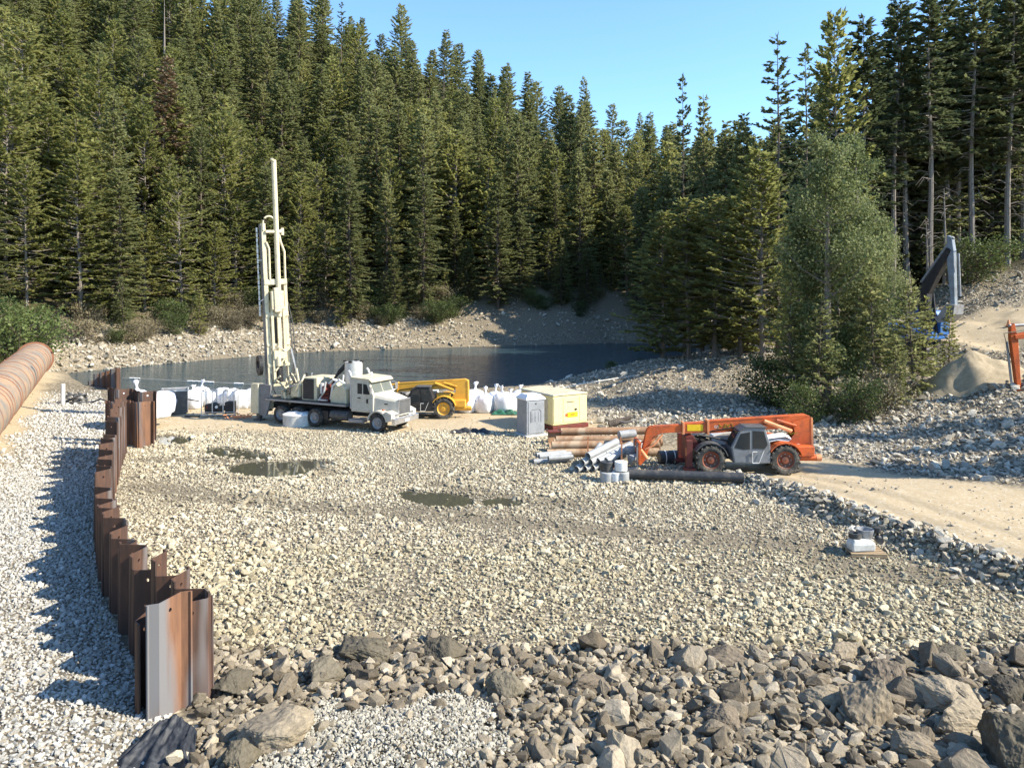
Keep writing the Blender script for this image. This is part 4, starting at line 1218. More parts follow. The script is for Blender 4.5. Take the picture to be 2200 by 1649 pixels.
# ------------------------------------------------------------------ drill rig truck
TH = math.atan2(-.441, .897)
tr_x, tr_y = -7.0, 43.94
TR = tag(empty('drill_rig_truck', (tr_x, tr_y, gz(tr_x, tr_y)), TH), 'cream drilling truck with its tall mast raised at the back', 'truck')
mb = MB()
for sg in (-1, 1): mb.box(-9.0, .95, sg * .42 - .06, sg * .42 + .06, .72, 1.02)
for xx in (-8.8, -7, -5.4, -3.6, -1.8, .2): mb.box(xx - .06, xx + .06, -.4, .4, .76, .98)
mb.build('chassis_frame', M['black'], TR)
for ax in (0.0, -4.4, -5.75, -7.0):
    for sg in (-1, 1):
        wheel(TR, ax, sg * 1.06, .53, .53, .36 if ax == 0 else .5, 'rubber', 'steel', 0, sg)
    MB().cyl((ax, -.95, .53), (ax, .95, .53), .09, n=10).build('axle', M['black'], TR)
MB().prism([(.98, .48), (1.18, .5), (1.2, .82), (.98, .86)], -1.2, 1.2).build('front_bumper', M['chrome'], TR, .02)
MB().box(1.20, 1.215, -.2, .2, .56, .7).build('number_plate', M['white'], TR)
# hood lofted from the cab to the grille
def hoodloop(x, hw, zb, zt, rr):
    pts = [(-hw, zb), (-hw, zt - rr), (-hw + rr * .35, zt - rr * .35), (-hw + rr, zt), (hw - rr, zt), (hw - rr * .35, zt - rr * .35), (hw, zt - rr), (hw, zb)]
    return [(x, a, b) for a, b in pts]
MB().loft([hoodloop(-.42, .92, 1.02, 2.10, .22), hoodloop(.2, .80, 1.0, 1.98, .2), hoodloop(.8, .64, .92, 1.86, .17), hoodloop(.97, .58, .9, 1.80, .12)]).build('hood', M['cabwhite'], TR, .01)
MB().box(.1, .42, -.80, -.775, 1.52, 1.58).build('hood_vent', M['black'], TR)
g = MB(); g.box(.965, 1.0, -.52, .52, .98, 1.74)
grl = g.build('grille', M['darkgrey'], TR)
g = MB()
for k in range(9): g.box(1.0, 1.018, -.46 + k * .115 - .018, -.46 + k * .115 + .018, 1.0, 1.72)
g.build('grille_bars', M['chrome'], grl)
g = MB(); g.box(.96, 1.03, -.58, -.52, .94, 1.80); g.box(.96, 1.03, .52, .58, .94, 1.80); g.box(.96, 1.03, -.58, .58, 1.74, 1.82)
g.build('grille_surround', M['chrome'], TR, .01)
for sg in (-1, 1):
    arc = [(.70 * math.cos(a), .53 + .70 * math.sin(a)) for a in np.linspace(RAD(8), RAD(172), 14)] + [(.60 * math.cos(a), .53 + .60 * math.sin(a)) for a in np.linspace(RAD(172), RAD(8), 14)]
    y0, y1 = (sg * 1.24, sg * .62)
    fd = MB().prism(arc, y0, y1)
    fd.prism([(.66, .62), (.98, .72), (.98, 1.08), (.62, 1.22), (.45, 1.12), (.60, .9)], y0, sg * .5)
    fd.build('fender', M['cabwhite'], TR, .02)
    hl = MB().box(.97, 1.02, sg * .78 - .14, sg * .78 + .14, .90, 1.06).build('headlight', M['chrome'], TR, .02)
    MB().box(.30, .40, sg * 1.12 - .05, sg * 1.12 + .05, 1.235, 1.30).build('marker_light', M['orange'], TR, .01)
# cab
cabp = [(-1.95, 1.02), (-.40, 1.02), (-.40, 2.05), (-.72, 2.78), (-.95, 2.90), (-1.95, 2.95)]
MB().prism(cabp, -1.02, 1.02).build('cab', M['cabwhite'], TR, .05)
MB().prism([(-.62, 2.80), (-.50, 2.72), (-.46, 2.76), (-.66, 2.93), (-1.98, 3.0), (-1.98, 2.94)], -1.05, 1.05).build('cab_roof', M['cream'], TR, .02)
def slant(x0, z0, x1, z1, ya, yb, o):
    n = Vector((z1 - z0, 0, -(x1 - x0))).normalized() * o
    return MB().add([(x0 + n.x, ya, z0 + n.z), (x0 + n.x, yb, z0 + n.z), (x1 + n.x, yb, z1 + n.z), (x1 + n.x, ya, z1 + n.z), (x0 - n.x, ya, z0 - n.z), (x0 - n.x, yb, z0 - n.z), (x1 - n.x, yb, z1 - n.z), (x1 - n.x, ya, z1 - n.z)], [(0, 1, 2, 3), (4, 5, 6, 7), (0, 1, 5, 4), (1, 2, 6, 5), (2, 3, 7, 6), (3, 0, 4, 7)])
slant(-.435, 2.13, -.68, 2.69, -.88, -.03, .012).build('windshield', M['glasslight'], TR)
slant(-.435, 2.13, -.68, 2.69, .03, .88, .012).build('windshield', M['glasslight'], TR)
for sg in (-1, 1):
    ya, yb = sg * 1.0, sg * 1.032
    dr_ = MB().prism([(-1.55, 1.12), (-.52, 1.12), (-.52, 2.02), (-.80, 2.70), (-1.55, 2.76)], sg * 1.015, sg * 1.035).build('door', M['cabwhite'], TR, .008)
    MB().prism([(-1.08, 2.06), (-.62, 2.06), (-.84, 2.62), (-1.08, 2.64)], sg * 1.03, sg * 1.045).build('window', M['glass'], dr_)
    MB().prism([(-1.48, 2.06), (-1.16, 2.06), (-1.16, 2.64), (-1.48, 2.66)], sg * 1.03, sg * 1.045).build('window', M['glass'], dr_)
    MB().box(-1.45, -1.27, sg * 1.035, sg * 1.065, 1.80, 1.86).build('handle', M['black'], dr_)
    MB().box(-.86, -.74, sg * 1.035, sg * 1.05, 1.56, 1.80).build('door_vent', M['black'], dr_)
    m_ = MB(); m_.tube([(-.5, sg * 1.03, 2.1), (-.38, sg * 1.25, 2.12), (-.38, sg * 1.25, 2.55), (-.6, sg * 1.03, 2.6)], .015, 6); m_.box(-.42, -.36, sg * 1.18, sg * 1.34, 2.16, 2.52)
    m_.build('mirror', M['chrome'], TR)
    MB().tube([(-2.06, sg * .86, 1.15), (-2.06, sg * .86, 2.95), (-2.10, sg * .86, 3.15), (-2.25, sg * .86, 3.3)], .075, 12).build('exhaust_stack', M['silver'], TR, smooth=True)
    MB().prism([(-2.0, .45), (-1.0, .45), (-1.0, .62), (-2.0, .62)], sg * .75, sg * 1.18).build('step', M['steel'], TR)
    MB().cyl((-3.4, sg * .86, .72), (-2.15, sg * .86, .72), .30, n=20).build('fuel_tank', M['darkgrey'], TR, smooth=True)
MB().box(-4.05, -3.5, -1.15, -.7, .45, .95).build('tool_box', M['black'], TR, .01)
MB().cyl((-1.5, .3, 2.98), (-1.5, .3, 3.16), .06, n=10).build('roof_beacon', M['white'], TR)
# deck
MB().box(-8.2, -2.15, -1.25, 1.25, 1.28, 1.42).build('deck', M['darkgrey'], TR, .01)
MB().box(-8.2, -2.15, -1.262, -1.252, 1.30, 1.40).build('deck_edge', M['steel'], TR)
# silver dust drum behind the cab with ducts
MB().rev((-2.75, .25, 0), [(1.5, .05), (1.5, .52), (3.72, .52), (3.72, .46), (3.70, .05)], 32, 'z').build('dust_drum', M['silver'], TR, smooth=True)
g = MB()
for a in (0.4, 1.9, 3.5, 5.0): g.box(-2.75 + .5 * math.cos(a) - .1, -2.75 + .5 * math.cos(a) + .1, .25 + .5 * math.sin(a) - .08, .25 + .5 * math.sin(a) + .08, 3.70, 3.80)
g.build('drum_brackets', M['black'], TR)
MB().tube([(-3.2, .15, 3.55), (-3.6, .0, 3.1), (-3.95, -.15, 2.6), (-4.05, -.2, 2.0)], .13, 12).build('suction_hose', M['black'], TR, smooth=True)
r = random.Random(12)
g = MB(); g.prism([(-3.45, 1.42), (-2.35, 1.42), (-2.35, 2.25), (-2.6, 2.5), (-3.1, 2.35), (-3.45, 2.0)], -1.0, -.2); g.cyl((-3.2, -.9, 2.3), (-3.2, -.3, 2.5), .2); g.bar((-3.6, -.7, 1.5), (-2.5, -.9, 2.55), .12)
g.build('compressor', M['cream'], TR, .03)
g = MB(); g.tube([(-3.5, -.9, 1.6), (-3.3, -1.0, 2.4), (-2.9, -.9, 2.75), (-2.5, -.8, 2.5)], .07); g.tube([(-3.9, -.6, 2.4), (-3.4, -.8, 2.75), (-2.9, -.4, 2.5)], .08); g.tube([(-3.0, -.5, 2.3), (-2.9, -.5, 3.0)], .05)
g.build('air_pipes', M['white'], TR, smooth=True)
g = MB(); g.box(-4.35, -3.65, -.95, .6, 1.42, 1.75); g.box(-4.25, -3.75, -.8, .4, 1.75, 2.45); g.cyl((-4.0, -.98, 2.15), (-4.0, -.7, 2.15), .22)
g.build('engine', M['darkred'], TR, .03)
g = MB(); g.tube([(-4.3, -.98, 1.55), (-3.9, -1.02, 2.0), (-3.8, -1.0, 2.6)], .06); g.cyl((-4.15, -.9, 1.9), (-4.15, -.9, 2.5), .12); g.box(-4.3, -3.7, -1.1, -.8, 1.5, 1.58)
g.build('engine_fittings', M['silver'], TR)
MB().box(-5.62, -4.50, -.95, .85, 1.43, 2.78).build('radiator_housing', M['cream'], TR, .04)
rf = MB().box(-5.52, -4.72, -.972, -.955, 1.52, 2.70).build('radiator_core', M['black'], TR)
g = MB()
for k in range(9): g.box(-5.5, -4.74, -.985, -.973, 1.58 + k * .125, 1.61 + k * .125)
g.build('radiator_slats', M['darkgrey'], rf)
MB().box(-6.35, -5.75, -1.1, -.3, 1.6, 2.3).build('control_cabinet', M['cream'], TR, .04)
# hose and pipe tangle at the mast foot
for col_, nn, rr, sd in (('cream', 12, .06, 1), ('black', 10, .045, 2), ('steel', 8, .05, 3)):
    g = MB(); q = random.Random(sd)
    for k in range(nn):
        a = Vector((q.uniform(-7.6, -5.9), q.uniform(-1.15, .5), q.uniform(1.45, 2.0)))
        b = a + Vector((q.uniform(-.7, .7), q.uniform(-.4, .4), q.uniform(.3, 1.3)))
        c = (a + b) / 2 + Vector((q.uniform(-.4, .4), q.uniform(-.3, .1), q.uniform(-.1, .4)))
        g.tube([a, (a + c) / 2 + Vector((0, -.1, .1)), c, (c + b) / 2, b], rr * q.uniform(.7, 1.3), 7)
    g.build({'cream': 'hydraulic_lines', 'black': 'hoses', 'steel': 'valve_pipes'}[col_], M[col_], TR, smooth=True)
g = MB(); g.box(-7.3, -6.6, -.9, -.3, 1.42, 1.95); g.cyl((-6.4, -.9, 1.75), (-6.4, -.4, 1.75), .25); g.bar((-7.4, -.6, 1.5), (-6.5, -.9, 2.6), .16)
g.build('winch', M['cream'], TR, .02)
# rear platform with jacks
g = MB(); g.box(-9.35, -8.75, -1.3, -.75, .45, 2.25); g.build('rear_side_panel', M['cream'], TR, .03)
g = MB(); g.prism([(-8.75, .35), (-8.2, .35), (-7.85, 1.35), (-7.85, 2.2), (-8.75, 2.25)], -1.2, -1.05); g.build('rear_gusset', M['grey'], TR, .01)
for sg in (-1, 1):
    g = MB(); g.box(-9.0, -8.75, sg * 1.05 - .13, sg * 1.05 + .13, .1, 1.5); g.box(-9.12, -8.63, sg * 1.05 - .25, sg * 1.05 + .25, 0, .1); g.build('jack', M['darkgrey'], TR, .01)
# mast: its own part with sub-parts; local x = face normal, y = to the right in the picture
MA = empty('mast', (-7.95, -.1, 0), 0, TR)
MA.rotation_euler = (RAD(2.6), 0, RAD(-60) - TH)
g = MB()
g.box(-.42, .02, -.72, -.46, .7, 12.05); g.box(-.40, .0, .48, .68, .7, 8.5)
for z, h in ((2.15, .22), (3.35, .2), (4.6, .16), (6.45, .3), (8.45, .35)): g.box(-.32, .06, -.70, .68, z - h / 2, z + h / 2)
g.build('mast_chords', M['cream'], MA, .03)
MB().box(-.55, -.424, -.76, -.44, .5, 12.0).build('back_channel', M['grey'], MA, .02)
MB().box(-.5, -.02, -.745, -.724, .9, 11.9).build('side_shade_plate', M['grey'], MA)  # side plate and back channel greyed, painting in the mast's shaded side
MB().cyl((.06, .12, 6.3), (.06, .20, 15.9), .155, n=16).build('feed_pole', M['cream'], MA, smooth=True)
MB().cyl((.06, .12, 15.82), (.06, .20, 15.92), .19, n=16).build('pole_cap', M['cream'], MA)
g = MB(); g.tube([(0, .58, 8.5), (0, .60, 10.3), (0, .40, 10.9), (0, .30, 11.6)], .07, 10); g.tube([(.04, -.35, 8.6), (.04, -.33, 10.5), (.04, -.48, 10.9)], .07, 10)
g.build('feed_lines', M['cream'], MA, smooth=True)
MB().tube([(.05, -.62, 11.6)] + [(.05, -.25 - .37 * math.cos(a), 12.05 + .42 * math.sin(a)) for a in np.linspace(0, math.pi, 9)] + [(.05, .12, 11.4)], .06, 10).build('top_hose_loop', M['cream'], MA, smooth=True)
g = MB(); g.box(-.2, .15, -.5, .5, 11.45, 11.62); g.cyl((.05, .3, 11.5), (.05, .55, 11.6), .1); g.box(-.15, .1, .45, .62, 11.3, 11.75)
g.build('crown_block', M['cream'], MA, .02)
g = MB(); g.box(-.05, .35, -.38, .38, 6.75, 7.9); g.box(0, .42, -.22, .22, 6.6, 8.1)
g.build('rotary_head', M['cream'], MA, .04)
g = MB(); g.box(-.1, .2, -.42, -.26, 2.3, 6.9); g.box(-.1, .2, .28, .44, 3.4, 6.9); g.box(.0, .16, -.05, .18, 3.3, 6.3)
g.build('slide_rails', M['cream'], MA, .02)
g = MB(); g.box(-.1, .3, -.35, .42, 3.75, 4.25); g.cyl((.2, -.1, 3.3), (.2, -.1, 3.9), .16); g.bar((.2, -.3, 3.0), (.25, .4, 3.9), .1); g.tube([(.2, -.4, 4.2), (.35, -.1, 4.5), (.3, .3, 4.2)], .05)
g.build('breakout_wrench', M['cream'], MA, .02)
g = MB(); g.box(-.25, -.02, -.3, .2, 2.3, 3.2); g.box(-.25, 0, -.25, .05, 4.7, 6.2); g.cyl((.1, -.05, 2.4), (.1, -.05, 3.2), .14)
g.build('drill_head_inner', M['black'], MA)
g = MB(); g.tube([(-.15, .72, 7.2), (-.1, .95, 5.8), (-.1, 1.0, 4.4), (-.1, .85, 3.0), (0, .9, 1.8)], .03, 6); g.tube([(0, .7, 6.4), (.05, .84, 4), (.05, .95, 1.6)], .035, 6)
g.build('hanging_hoses', M['darkgrey'], MA, smooth=True)
MB().bar((.1, .72, 4.3), (.35, 1.15, 1.5), .10).build('mast_brace', M['steel'], MA)
g = MB(); q = random.Random(3); z = 6.4
while z < 11.6:
    g.cyl((-.3, -1.0 + .006 * z, z), (-.3, -1.0 + .006 * z, z + .28), .055, n=7); z += .32
g.bar((-.3, -.9, 7.3), (0, -.5, 7.6), .05); g.bar((-.3, -.9, 9.8), (-.2, -.7, 9.8), .05)
g.build('light_string', M['white'], MA)
MB().rev((-.2, -1.15, 0), [(-.1, .3), (-.1, .62), (.1, .62), (.1, .3)], 24).build('hose_reel', M['black'], MA, loc=(0, 0, 3.4))

# ------------------------------------------------------------------ telehandlers
def telehandler(name, label, loc, rz, body, lite, tyre, rim, cabm, scale=1.0, marks=False, wr=.62):
    t = tag(empty(name, loc, rz, scale=scale), label, 'telehandler')
    for ax in (1.6, -1.6):
        for sg in (-1, 1): wheel(t, ax, sg * .98, wr, wr, .44, tyre, rim, 18, sg)
        MB().cyl((ax, -.9, wr), (ax, .9, wr), .12, n=10).build('axle', M['black'], t)
    MB().box(-2.5, 2.3, -.42, .42, .52, .98).build('chassis', M['black'], t, .02)
    # rear tower plates
    tw = [(-3.02, 2.34), (-3.06, 1.05), (-2.92, .68), (-2.05, .72), (-1.98, 1.25), (-2.3, 1.62), (-2.2, 2.1)]
    for sg in (-1, 1): MB().prism(tw, sg * .33, sg * .27).build('tower_plate', M[body], t, .012)
    MB().prism([(-3.08, 2.30), (-3.12, 1.0), (-3.02, .95), (-3.0, 2.34)], -.35, .35).build('rear_plate', M[lite], t, .01)
    MB().box(-2.95, -2.1, -.9, .9, .72, 1.15).build('counterweight', M[body], t, .03)
    MB().cyl((-3.1, .62, .62), (-2.1, .62, .62), .14, n=16).build('rear_tube', M[body], t, smooth=True)
    MB().cyl((-3.32, .62, .62), (-3.1, .62, .62), .15, n=16).build('tube_cap', M[lite], t)
    # boom sections, falling slightly to the front
    def bs(x0, x1, zt0, zt1, h, w): return [(x0, zt0 - h), (x1, zt1 - h), (x1, zt1), (x0, zt0)], w
    A, w = bs(-3.0, 1.52, 2.40, 2.13, .56, .21)
    MB().prism([(-3.0, 2.36), (-2.9, 1.95), (-2.2, 1.82), (1.52, 1.65), (1.52, 2.13), (-2.85, 2.42)], -w, w).build('boom_outer', M[body], t, .015)
    MB().prism(bs(1.5, 2.6, 2.09, 2.03, .46, .17)[0], -.17, .17).build('boom_middle', M[body], t, .012)
    MB().prism(bs(2.58, 3.9, 1.98, 1.90, .34, .13)[0], -.13, .13).build('boom_inner', M[body], t, .012)
    for xx, zt, h, w in ((1.44, 2.16, .62, .24), (2.52, 2.06, .52, .2)):
        MB().box(xx, xx + .09, -w, w, zt - h, zt + .02).build('boom_collar', M[lite], t, .008)
    g = MB()
    for zo in (.0, -.5): g.bar((-2.1, .216, 2.36 + zo), (1.42, .216, 2.13 + zo), .02, .05)
    g.build('boom_rib', M[body], t)
    MB().tube([(-2.4, .235, 2.05), (-1.0, .24, 2.0), (.4, .235, 1.86), (1.3, .235, 1.72), (1.7, .2, 1.55)], .022, 6).build('boom_hose', M['black'], t, smooth=True)
    MB().box(-1.95, -1.05, -.25, .3, 1.0, 1.5).build('hydraulic_tank', M[body], t, .03)
    MB().box(1.7, 2.4, .171, .180, 1.70, 1.98).build('boom_placard', M['sticker' if marks else 'white'], t)
    # gooseneck and carriage
    gn = [(3.75, 1.92), (4.05, 1.86), (4.18, 1.72), (4.42, .62), (4.60, .30), (4.40, .22), (4.22, .45), (3.92, 1.42), (3.62, 1.54)]
    for sg in (-1, 1): MB().prism(gn, sg * .14, sg * .08).build('gooseneck', M[body], t, .01)
    g = MB(); g.box(4.5, 4.62, -.62, .62, .30, .42); g.box(4.5, 4.62, -.62, .62, 1.15, 1.27)
    for yy_ in (-.58, -.2, .2, .58): g.box(4.52, 4.62, yy_ - .05, yy_ + .05, .3, 1.25)
    g.build('fork_carriage', M[body], t, .01)
    for sg in (-1, 1):
        MB().prism([(4.62, 1.2), (4.68, 1.2), (4.68, .16), (5.8, .10), (5.8, .07), (4.62, .08)], sg * .42 - .06, sg * .42 + .06).build('fork', M['steel'], t)
    g = MB(); g.cyl((3.7, .0, 1.5), (4.35, .0, .75), .07); g.cyl((4.2, -.3, .5), (4.5, -.3, .9), .09); g.cyl((4.2, .3, .5), (4.5, .3, .9), .09)
    g.tube([(3.5, .2, 1.55), (3.9, .35, 1.1), (4.3, .3, .9)], .04); g.tube([(3.5, -.2, 1.55), (4.0, -.3, 1.3), (4.4, -.2, 1.1)], .04)
    g.build('tilt_cylinder', M[lite], t, smooth=True)
    # lift cylinders beside the boom
    for sg in (1, -1):
        MB().cyl((-.95, sg * .30, 2.16), (-2.15, sg * .34, 1.72), .085, n=12).build('lift_cylinder', M[lite], t, smooth=True)
    MB().cyl((-1.5, .30, 2.20), (-2.35, .32, 1.95), .06, n=10).build('slave_cylinder', M[body], t, smooth=True)
    # cab
    cp = [(.60, .48), (.74, 1.18), (.40, 1.86), (.12, 2.02), (-.72, 2.0), (-.95, 1.32), (-.96, .48)]
    MB().prism(cp, .32, 1.16).build('cab', M[cabm], t, .04)
    MB().prism([(.42, 1.90), (.12, 2.06), (-.78, 2.05), (-.80, 2.0), (.12, 2.0), (.40, 1.84)], .28, 1.2).build('cab_roof', M['darkgrey'], t, .02)
    dr2 = MB().prism([(.56, .55), (.68, 1.18), (.36, 1.82), (-.12, 1.90), (-.12, .55)], 1.16, 1.175).build('door', M[cabm], t)
    MB().prism([(.60, 1.16), (.34, 1.76), (-.06, 1.84), (-.06, 1.10), (.2, 1.08)], 1.175, 1.185).build('window', M['glass'], dr2)
    g = MB().prism([(-.18, 1.12), (-.18, 1.88), (-.66, 1.86), (-.82, 1.30), (-.7, 1.12)], 1.162, 1.178); g.build('side_window', M['glass'], t)
    MB().prism([(.30, .9), (.44, 1.45), (.1, 1.62), (-.05, 1.2), (.0, .9)], .6, 1.0).build('seat', M['grey'], t, .03)
    slant(.755, 1.20, .43, 1.84, .40, 1.08, .012).build('windshield', M['glass'], t)
    g = MB(); g.bar((-.16, 1.22, .52), (-.16, 1.22, 1.0), .022); g.bar((-.16, 1.22, 1.0), (-.36, 1.22, 1.0), .03); g.bar((-.44, 1.22, .52), (-.66, 1.22, 1.06), .022); g.bar((-.16, 1.22, .52), (-.44, 1.22, .52), .03)
    g.build('step_rail', M['white'], t)
    # engine side, fenders, front frame
    MB().prism([(1.1, .7), (1.1, 1.35), (.6, 1.52), (-1.0, 1.58), (-1.1, .7)], -1.12, -.45).build('engine_cover', M['white'], t, .04)
    for ax in (1.6, -1.6):
        for sg in (-1, 1):
            arc = [(ax + (wr + .14) * math.cos(a), wr + (wr + .14) * math.sin(a)) for a in np.linspace(RAD(30), RAD(165), 10)] + [(ax + (wr + .10) * math.cos(a), wr + (wr + .10) * math.sin(a)) for a in np.linspace(RAD(165), RAD(30), 10)]
            MB().prism(arc, sg * .74, sg * 1.2).build('fender', M['darkgrey' if ax > 0 else body], t)
    g = MB(); g.prism([(1.9, .55), (2.55, .5), (2.5, 1.45), (2.2, 1.55), (1.95, 1.2)], -.40, .40); g.build('front_frame', M['darkred' if body == 'orange' else 'black'], t, .02)
    for sg in (-1, 1):
        g = MB(); g.box(2.35, 2.6, sg * .85 - .12, sg * .85 + .12, .25, 1.42); g.box(2.25, 2.7, sg * .85 - .2, sg * .85 + .2, .12, .25); g.build('stabilizer', M['darkred' if body == 'orange' else 'black'], t, .01)
        MB().box(2.60, 2.615, sg * .85 - .07, sg * .85 + .07, .75, 1.1).build('stabilizer_reflector', M['paleorange'], t)
    g = MB(); g.tube([(1.9, .5, 1.3), (2.0, .55, 1.6), (1.2, .5, 1.45), (.7, .45, 1.3)], .05, 7); g.tube([(2.3, .3, 1.5), (1.6, .45, 1.2), (1.1, .6, .9)], .04, 7)
    g.build('hoses', M['black'], t, smooth=True)
    if marks:
        # spray-painted scrawl and small white lettering on the boom
        q = random.Random(5); g = MB(); x_ = .95
        while x_ > -.1:
            z_ = 1.98 + .02 * (1 - x_)
            for _ in range(3):
                g.bar((x_ + q.uniform(-.08, .08), .216, z_ + q.uniform(-.22, .0)), (x_ + q.uniform(-.08, .08), .216, z_ + q.uniform(-.2, .06)), .026, .014)
            x_ -= .17
        g.build('spray_writing', M['paintmark'], t)
        def text(s, size, loc, rot, mat, nm):
            cu = bpy.data.curves.new(nm, 'FONT'); cu.body = s; cu.size = size; cu.extrude = .002; cu.align_x = 'CENTER'
            tmp = bpy.data.objects.new('tmp', cu); ROOT.objects.link(tmp)
            me = bpy.data.meshes.new_from_object(tmp.evaluated_get(bpy.context.evaluated_depsgraph_get()))
            bpy.data.objects.remove(tmp); me.materials.clear(); me.materials.append(mat)
            return link(nm, me, t, loc, rot)
        text('GS', .17, (1.12, .214, 1.83), (RAD(90), 0, RAD(180)), M['whitemark'], 'boom_lettering')
        text('20', .26, (-2.55, .336, 1.05), (RAD(90), RAD(-90), RAD(180)), M['whitemark'], 'tower_lettering')
        g = MB(); q = random.Random(9)
        for k in range(6): g.bar((-2.0 - k * .07, .334, 1.62 + q.uniform(-.06, .06)), (-2.08 - k * .07, .334, 1.66 + q.uniform(-.07, .07)), .02, .01)
        g.build('tower_scrawl', M['paintmark'], t)
        MB().add([(x, .34 + .02 * math.sin(k), z) for k, (x, z) in enumerate([(-.9, 1.55), (-1.4, 1.62), (-1.75, 1.66), (-2.0, 1.55), (-1.9, 1.46), (-1.4, 1.5), (-1.0, 1.42)])] + [(x, .75, z - .1) for (x, z) in [(-.9, 1.55), (-1.4, 1.62), (-1.75, 1.66), (-2.0, 1.55), (-1.9, 1.46), (-1.4, 1.5), (-1.0, 1.42)]], [(k, k + 1, k + 8, k + 7) for k in range(6)] + [(0, 1, 2, 3, 4, 5, 6)]).build('crumpled_sheet', M['bag'], t)
    return t
x, y = 10.14, 34.1
telehandler('orange_telehandler', 'weathered orange telehandler with grey cab parked by the pipe stacks', (x, y, gz(8.6, 33.4) + .0), RAD(180), 'orange', 'paleorange', 'dustytyre', 'rimorange', 'grey', 1.0, True)
x, y = -5.75, 48.5
telehandler('yellow_telehandler', 'yellow telehandler half hidden behind the drill truck hood', (x, y, gz(x, y)), RAD(178), 'yellow', 'yellow', 'dustytyre', 'yellow', 'black', .98, False, .66)

# ------------------------------------------------------------------ excavators
def excavator(name, label, loc, rz, body, arm, stick, boom_ang, stick_ang, scale=1.0, swing=0.0):
    t = tag(empty(name, loc, rz, scale=scale), label, 'excavator')
    for sg in (-1, 1):
        tk = [(-2.0, .35), (-1.8, .08), (1.8, .08), (2.0, .35), (2.0, .55), (1.75, .85), (-1.75, .85), (-2.0, .55)]
        MB().prism(tk, sg * 1.05, sg * 1.6).build('track', M['black'], t, .04)
    MB().box(-1.0, 1.0, -1.05, 1.05, .4, 1.0).build('undercarriage', M['black'], t)
    MB().prism([(-2.6, 1.1), (1.5, 1.1), (1.5, 1.5), (.6, 1.9), (-1.2, 2.1), (-2.5, 2.0), (-2.75, 1.7)], -1.35, 1.35).build('house', M[body], t, .08)
    MB().prism([(-.1, 1.5), (1.6, 1.4), (1.65, 2.3), (1.25, 2.95), (-.1, 3.0)], .35, 1.35).build('cab', M[body], t, .05)
    MB().prism([(.05, 2.1), (1.5, 2.1), (1.2, 2.85), (.05, 2.88)], 1.35, 1.365).build('cab_window', M['glass'], t)
    slant(1.66, 2.0, 1.30, 2.85, .45, 1.25, .012).build('windshield', M['glass'], t)
    ca_, sa_ = math.cos(boom_ang), math.sin(boom_ang)
    L = 5.6
    def bp(u, v): return (.9 + u * ca_ - v * sa_, 1.5 + u * sa_ + v * ca_)
    out = [bp(0, -.2), bp(L * .45, .45), bp(L, -.22), bp(L + .1, .05), bp(L * .5, 1.15), bp(L * .4, 1.2), bp(-.1, .2)]
    MB().prism(out, -.25, .25).build('boom', M[arm], t, .03)
    ex, ez = bp(L, -.05)
    cs, ss = math.cos(stick_ang), math.sin(stick_ang)
    def sp(u, v): return (ex + u * cs - v * ss, ez + u * ss + v * cs)
    Ls = 3.6
    MB().prism([sp(-.9, -.05), sp(-.75, .22), sp(.1, .30), sp(Ls, .14), sp(Ls, -.12), sp(.2, -.2)], -.16, .16).build('stick', M[stick], t, .03)
    a, b = bp(L * .55, 1.25), sp(-.75, .25)
    MB().cyl((a[0], 0, a[1]), (b[0], 0, b[1]), .10, n=12).build('stick_cylinder', M['steel'], t, smooth=True)
    for sg in (-1, 1):
        a, b = (1.4, 1.2), bp(L * .45, .5)
        MB().cyl((a[0], sg * .33, a[1]), (b[0], sg * .33, b[1]), .09, n=12).build('boom_cylinder', M[arm], t, smooth=True)
    a, b = sp(.3, .5), sp(Ls - .6, .42)
    MB().cyl((a[0], 0, a[1]), (b[0], 0, b[1]), .075, n=12).build('bucket_cylinder', M['steel'], t, smooth=True)
    MB().tube([(*bp(L * .5, 1.2)[:1], .2, bp(L * .5, 1.2)[1]), (sp(-.3, .8)[0], .22, sp(-.3, .8)[1]), (sp(1.2, .5)[0], .2, sp(1.2, .5)[1])], .03, 6).build('hose', M['black'], t, smooth=True)
    bx_, bz = sp(Ls, 0)
    bk_ = [(bx_ - .25, bz + .15), (bx_ + .35, bz + .1), (bx_ + .25, bz - .5), (bx_ - .2, bz - 1.0), (bx_ - .75, bz - 1.05), (bx_ - 1.0, bz - .75), (bx_ - .85, bz - .70), (bx_ - .6, bz - .85), (bx_ - .2, bz - .6), (bx_ - .1, bz - .1)]
    g = MB().prism(bk_, -.5, .5)
    for sg in (-1, 1): g.prism([(bx_ - .25, bz + .1), (bx_ + .3, bz), (bx_ + .2, bz - .5), (bx_ - .2, bz - .95), (bx_ - .9, bz - .78)], sg * .5, sg * .47)
    bo = g.build('bucket', M['steel' if body == 'blue' else arm], t)
    tm = MB()
    for k in range(5): tm.box(bx_ - 1.2, bx_ - .9, -.45 + k * .21, -.37 + k * .21, bz - .78, bz - .70)
    tm.build('bucket_teeth', M['steel'], bo)
    return t
ex1 = (31.9, 61.0)
excavator('blue_excavator', 'blue excavator behind the trees with a grey arm raised high', (*ex1, gz(*ex1) - .35), RAD(-62), 'blue', 'black', 'blsteel', RAD(74), RAD(-86), 1.2)
ex2 = (35.9, 46.3)
excavator('orange_excavator', 'orange excavator reaching into the picture from the right edge', (*ex2, gz(*ex2)), RAD(182), 'orange', 'orange', 'orange', RAD(9), RAD(-95), .9)
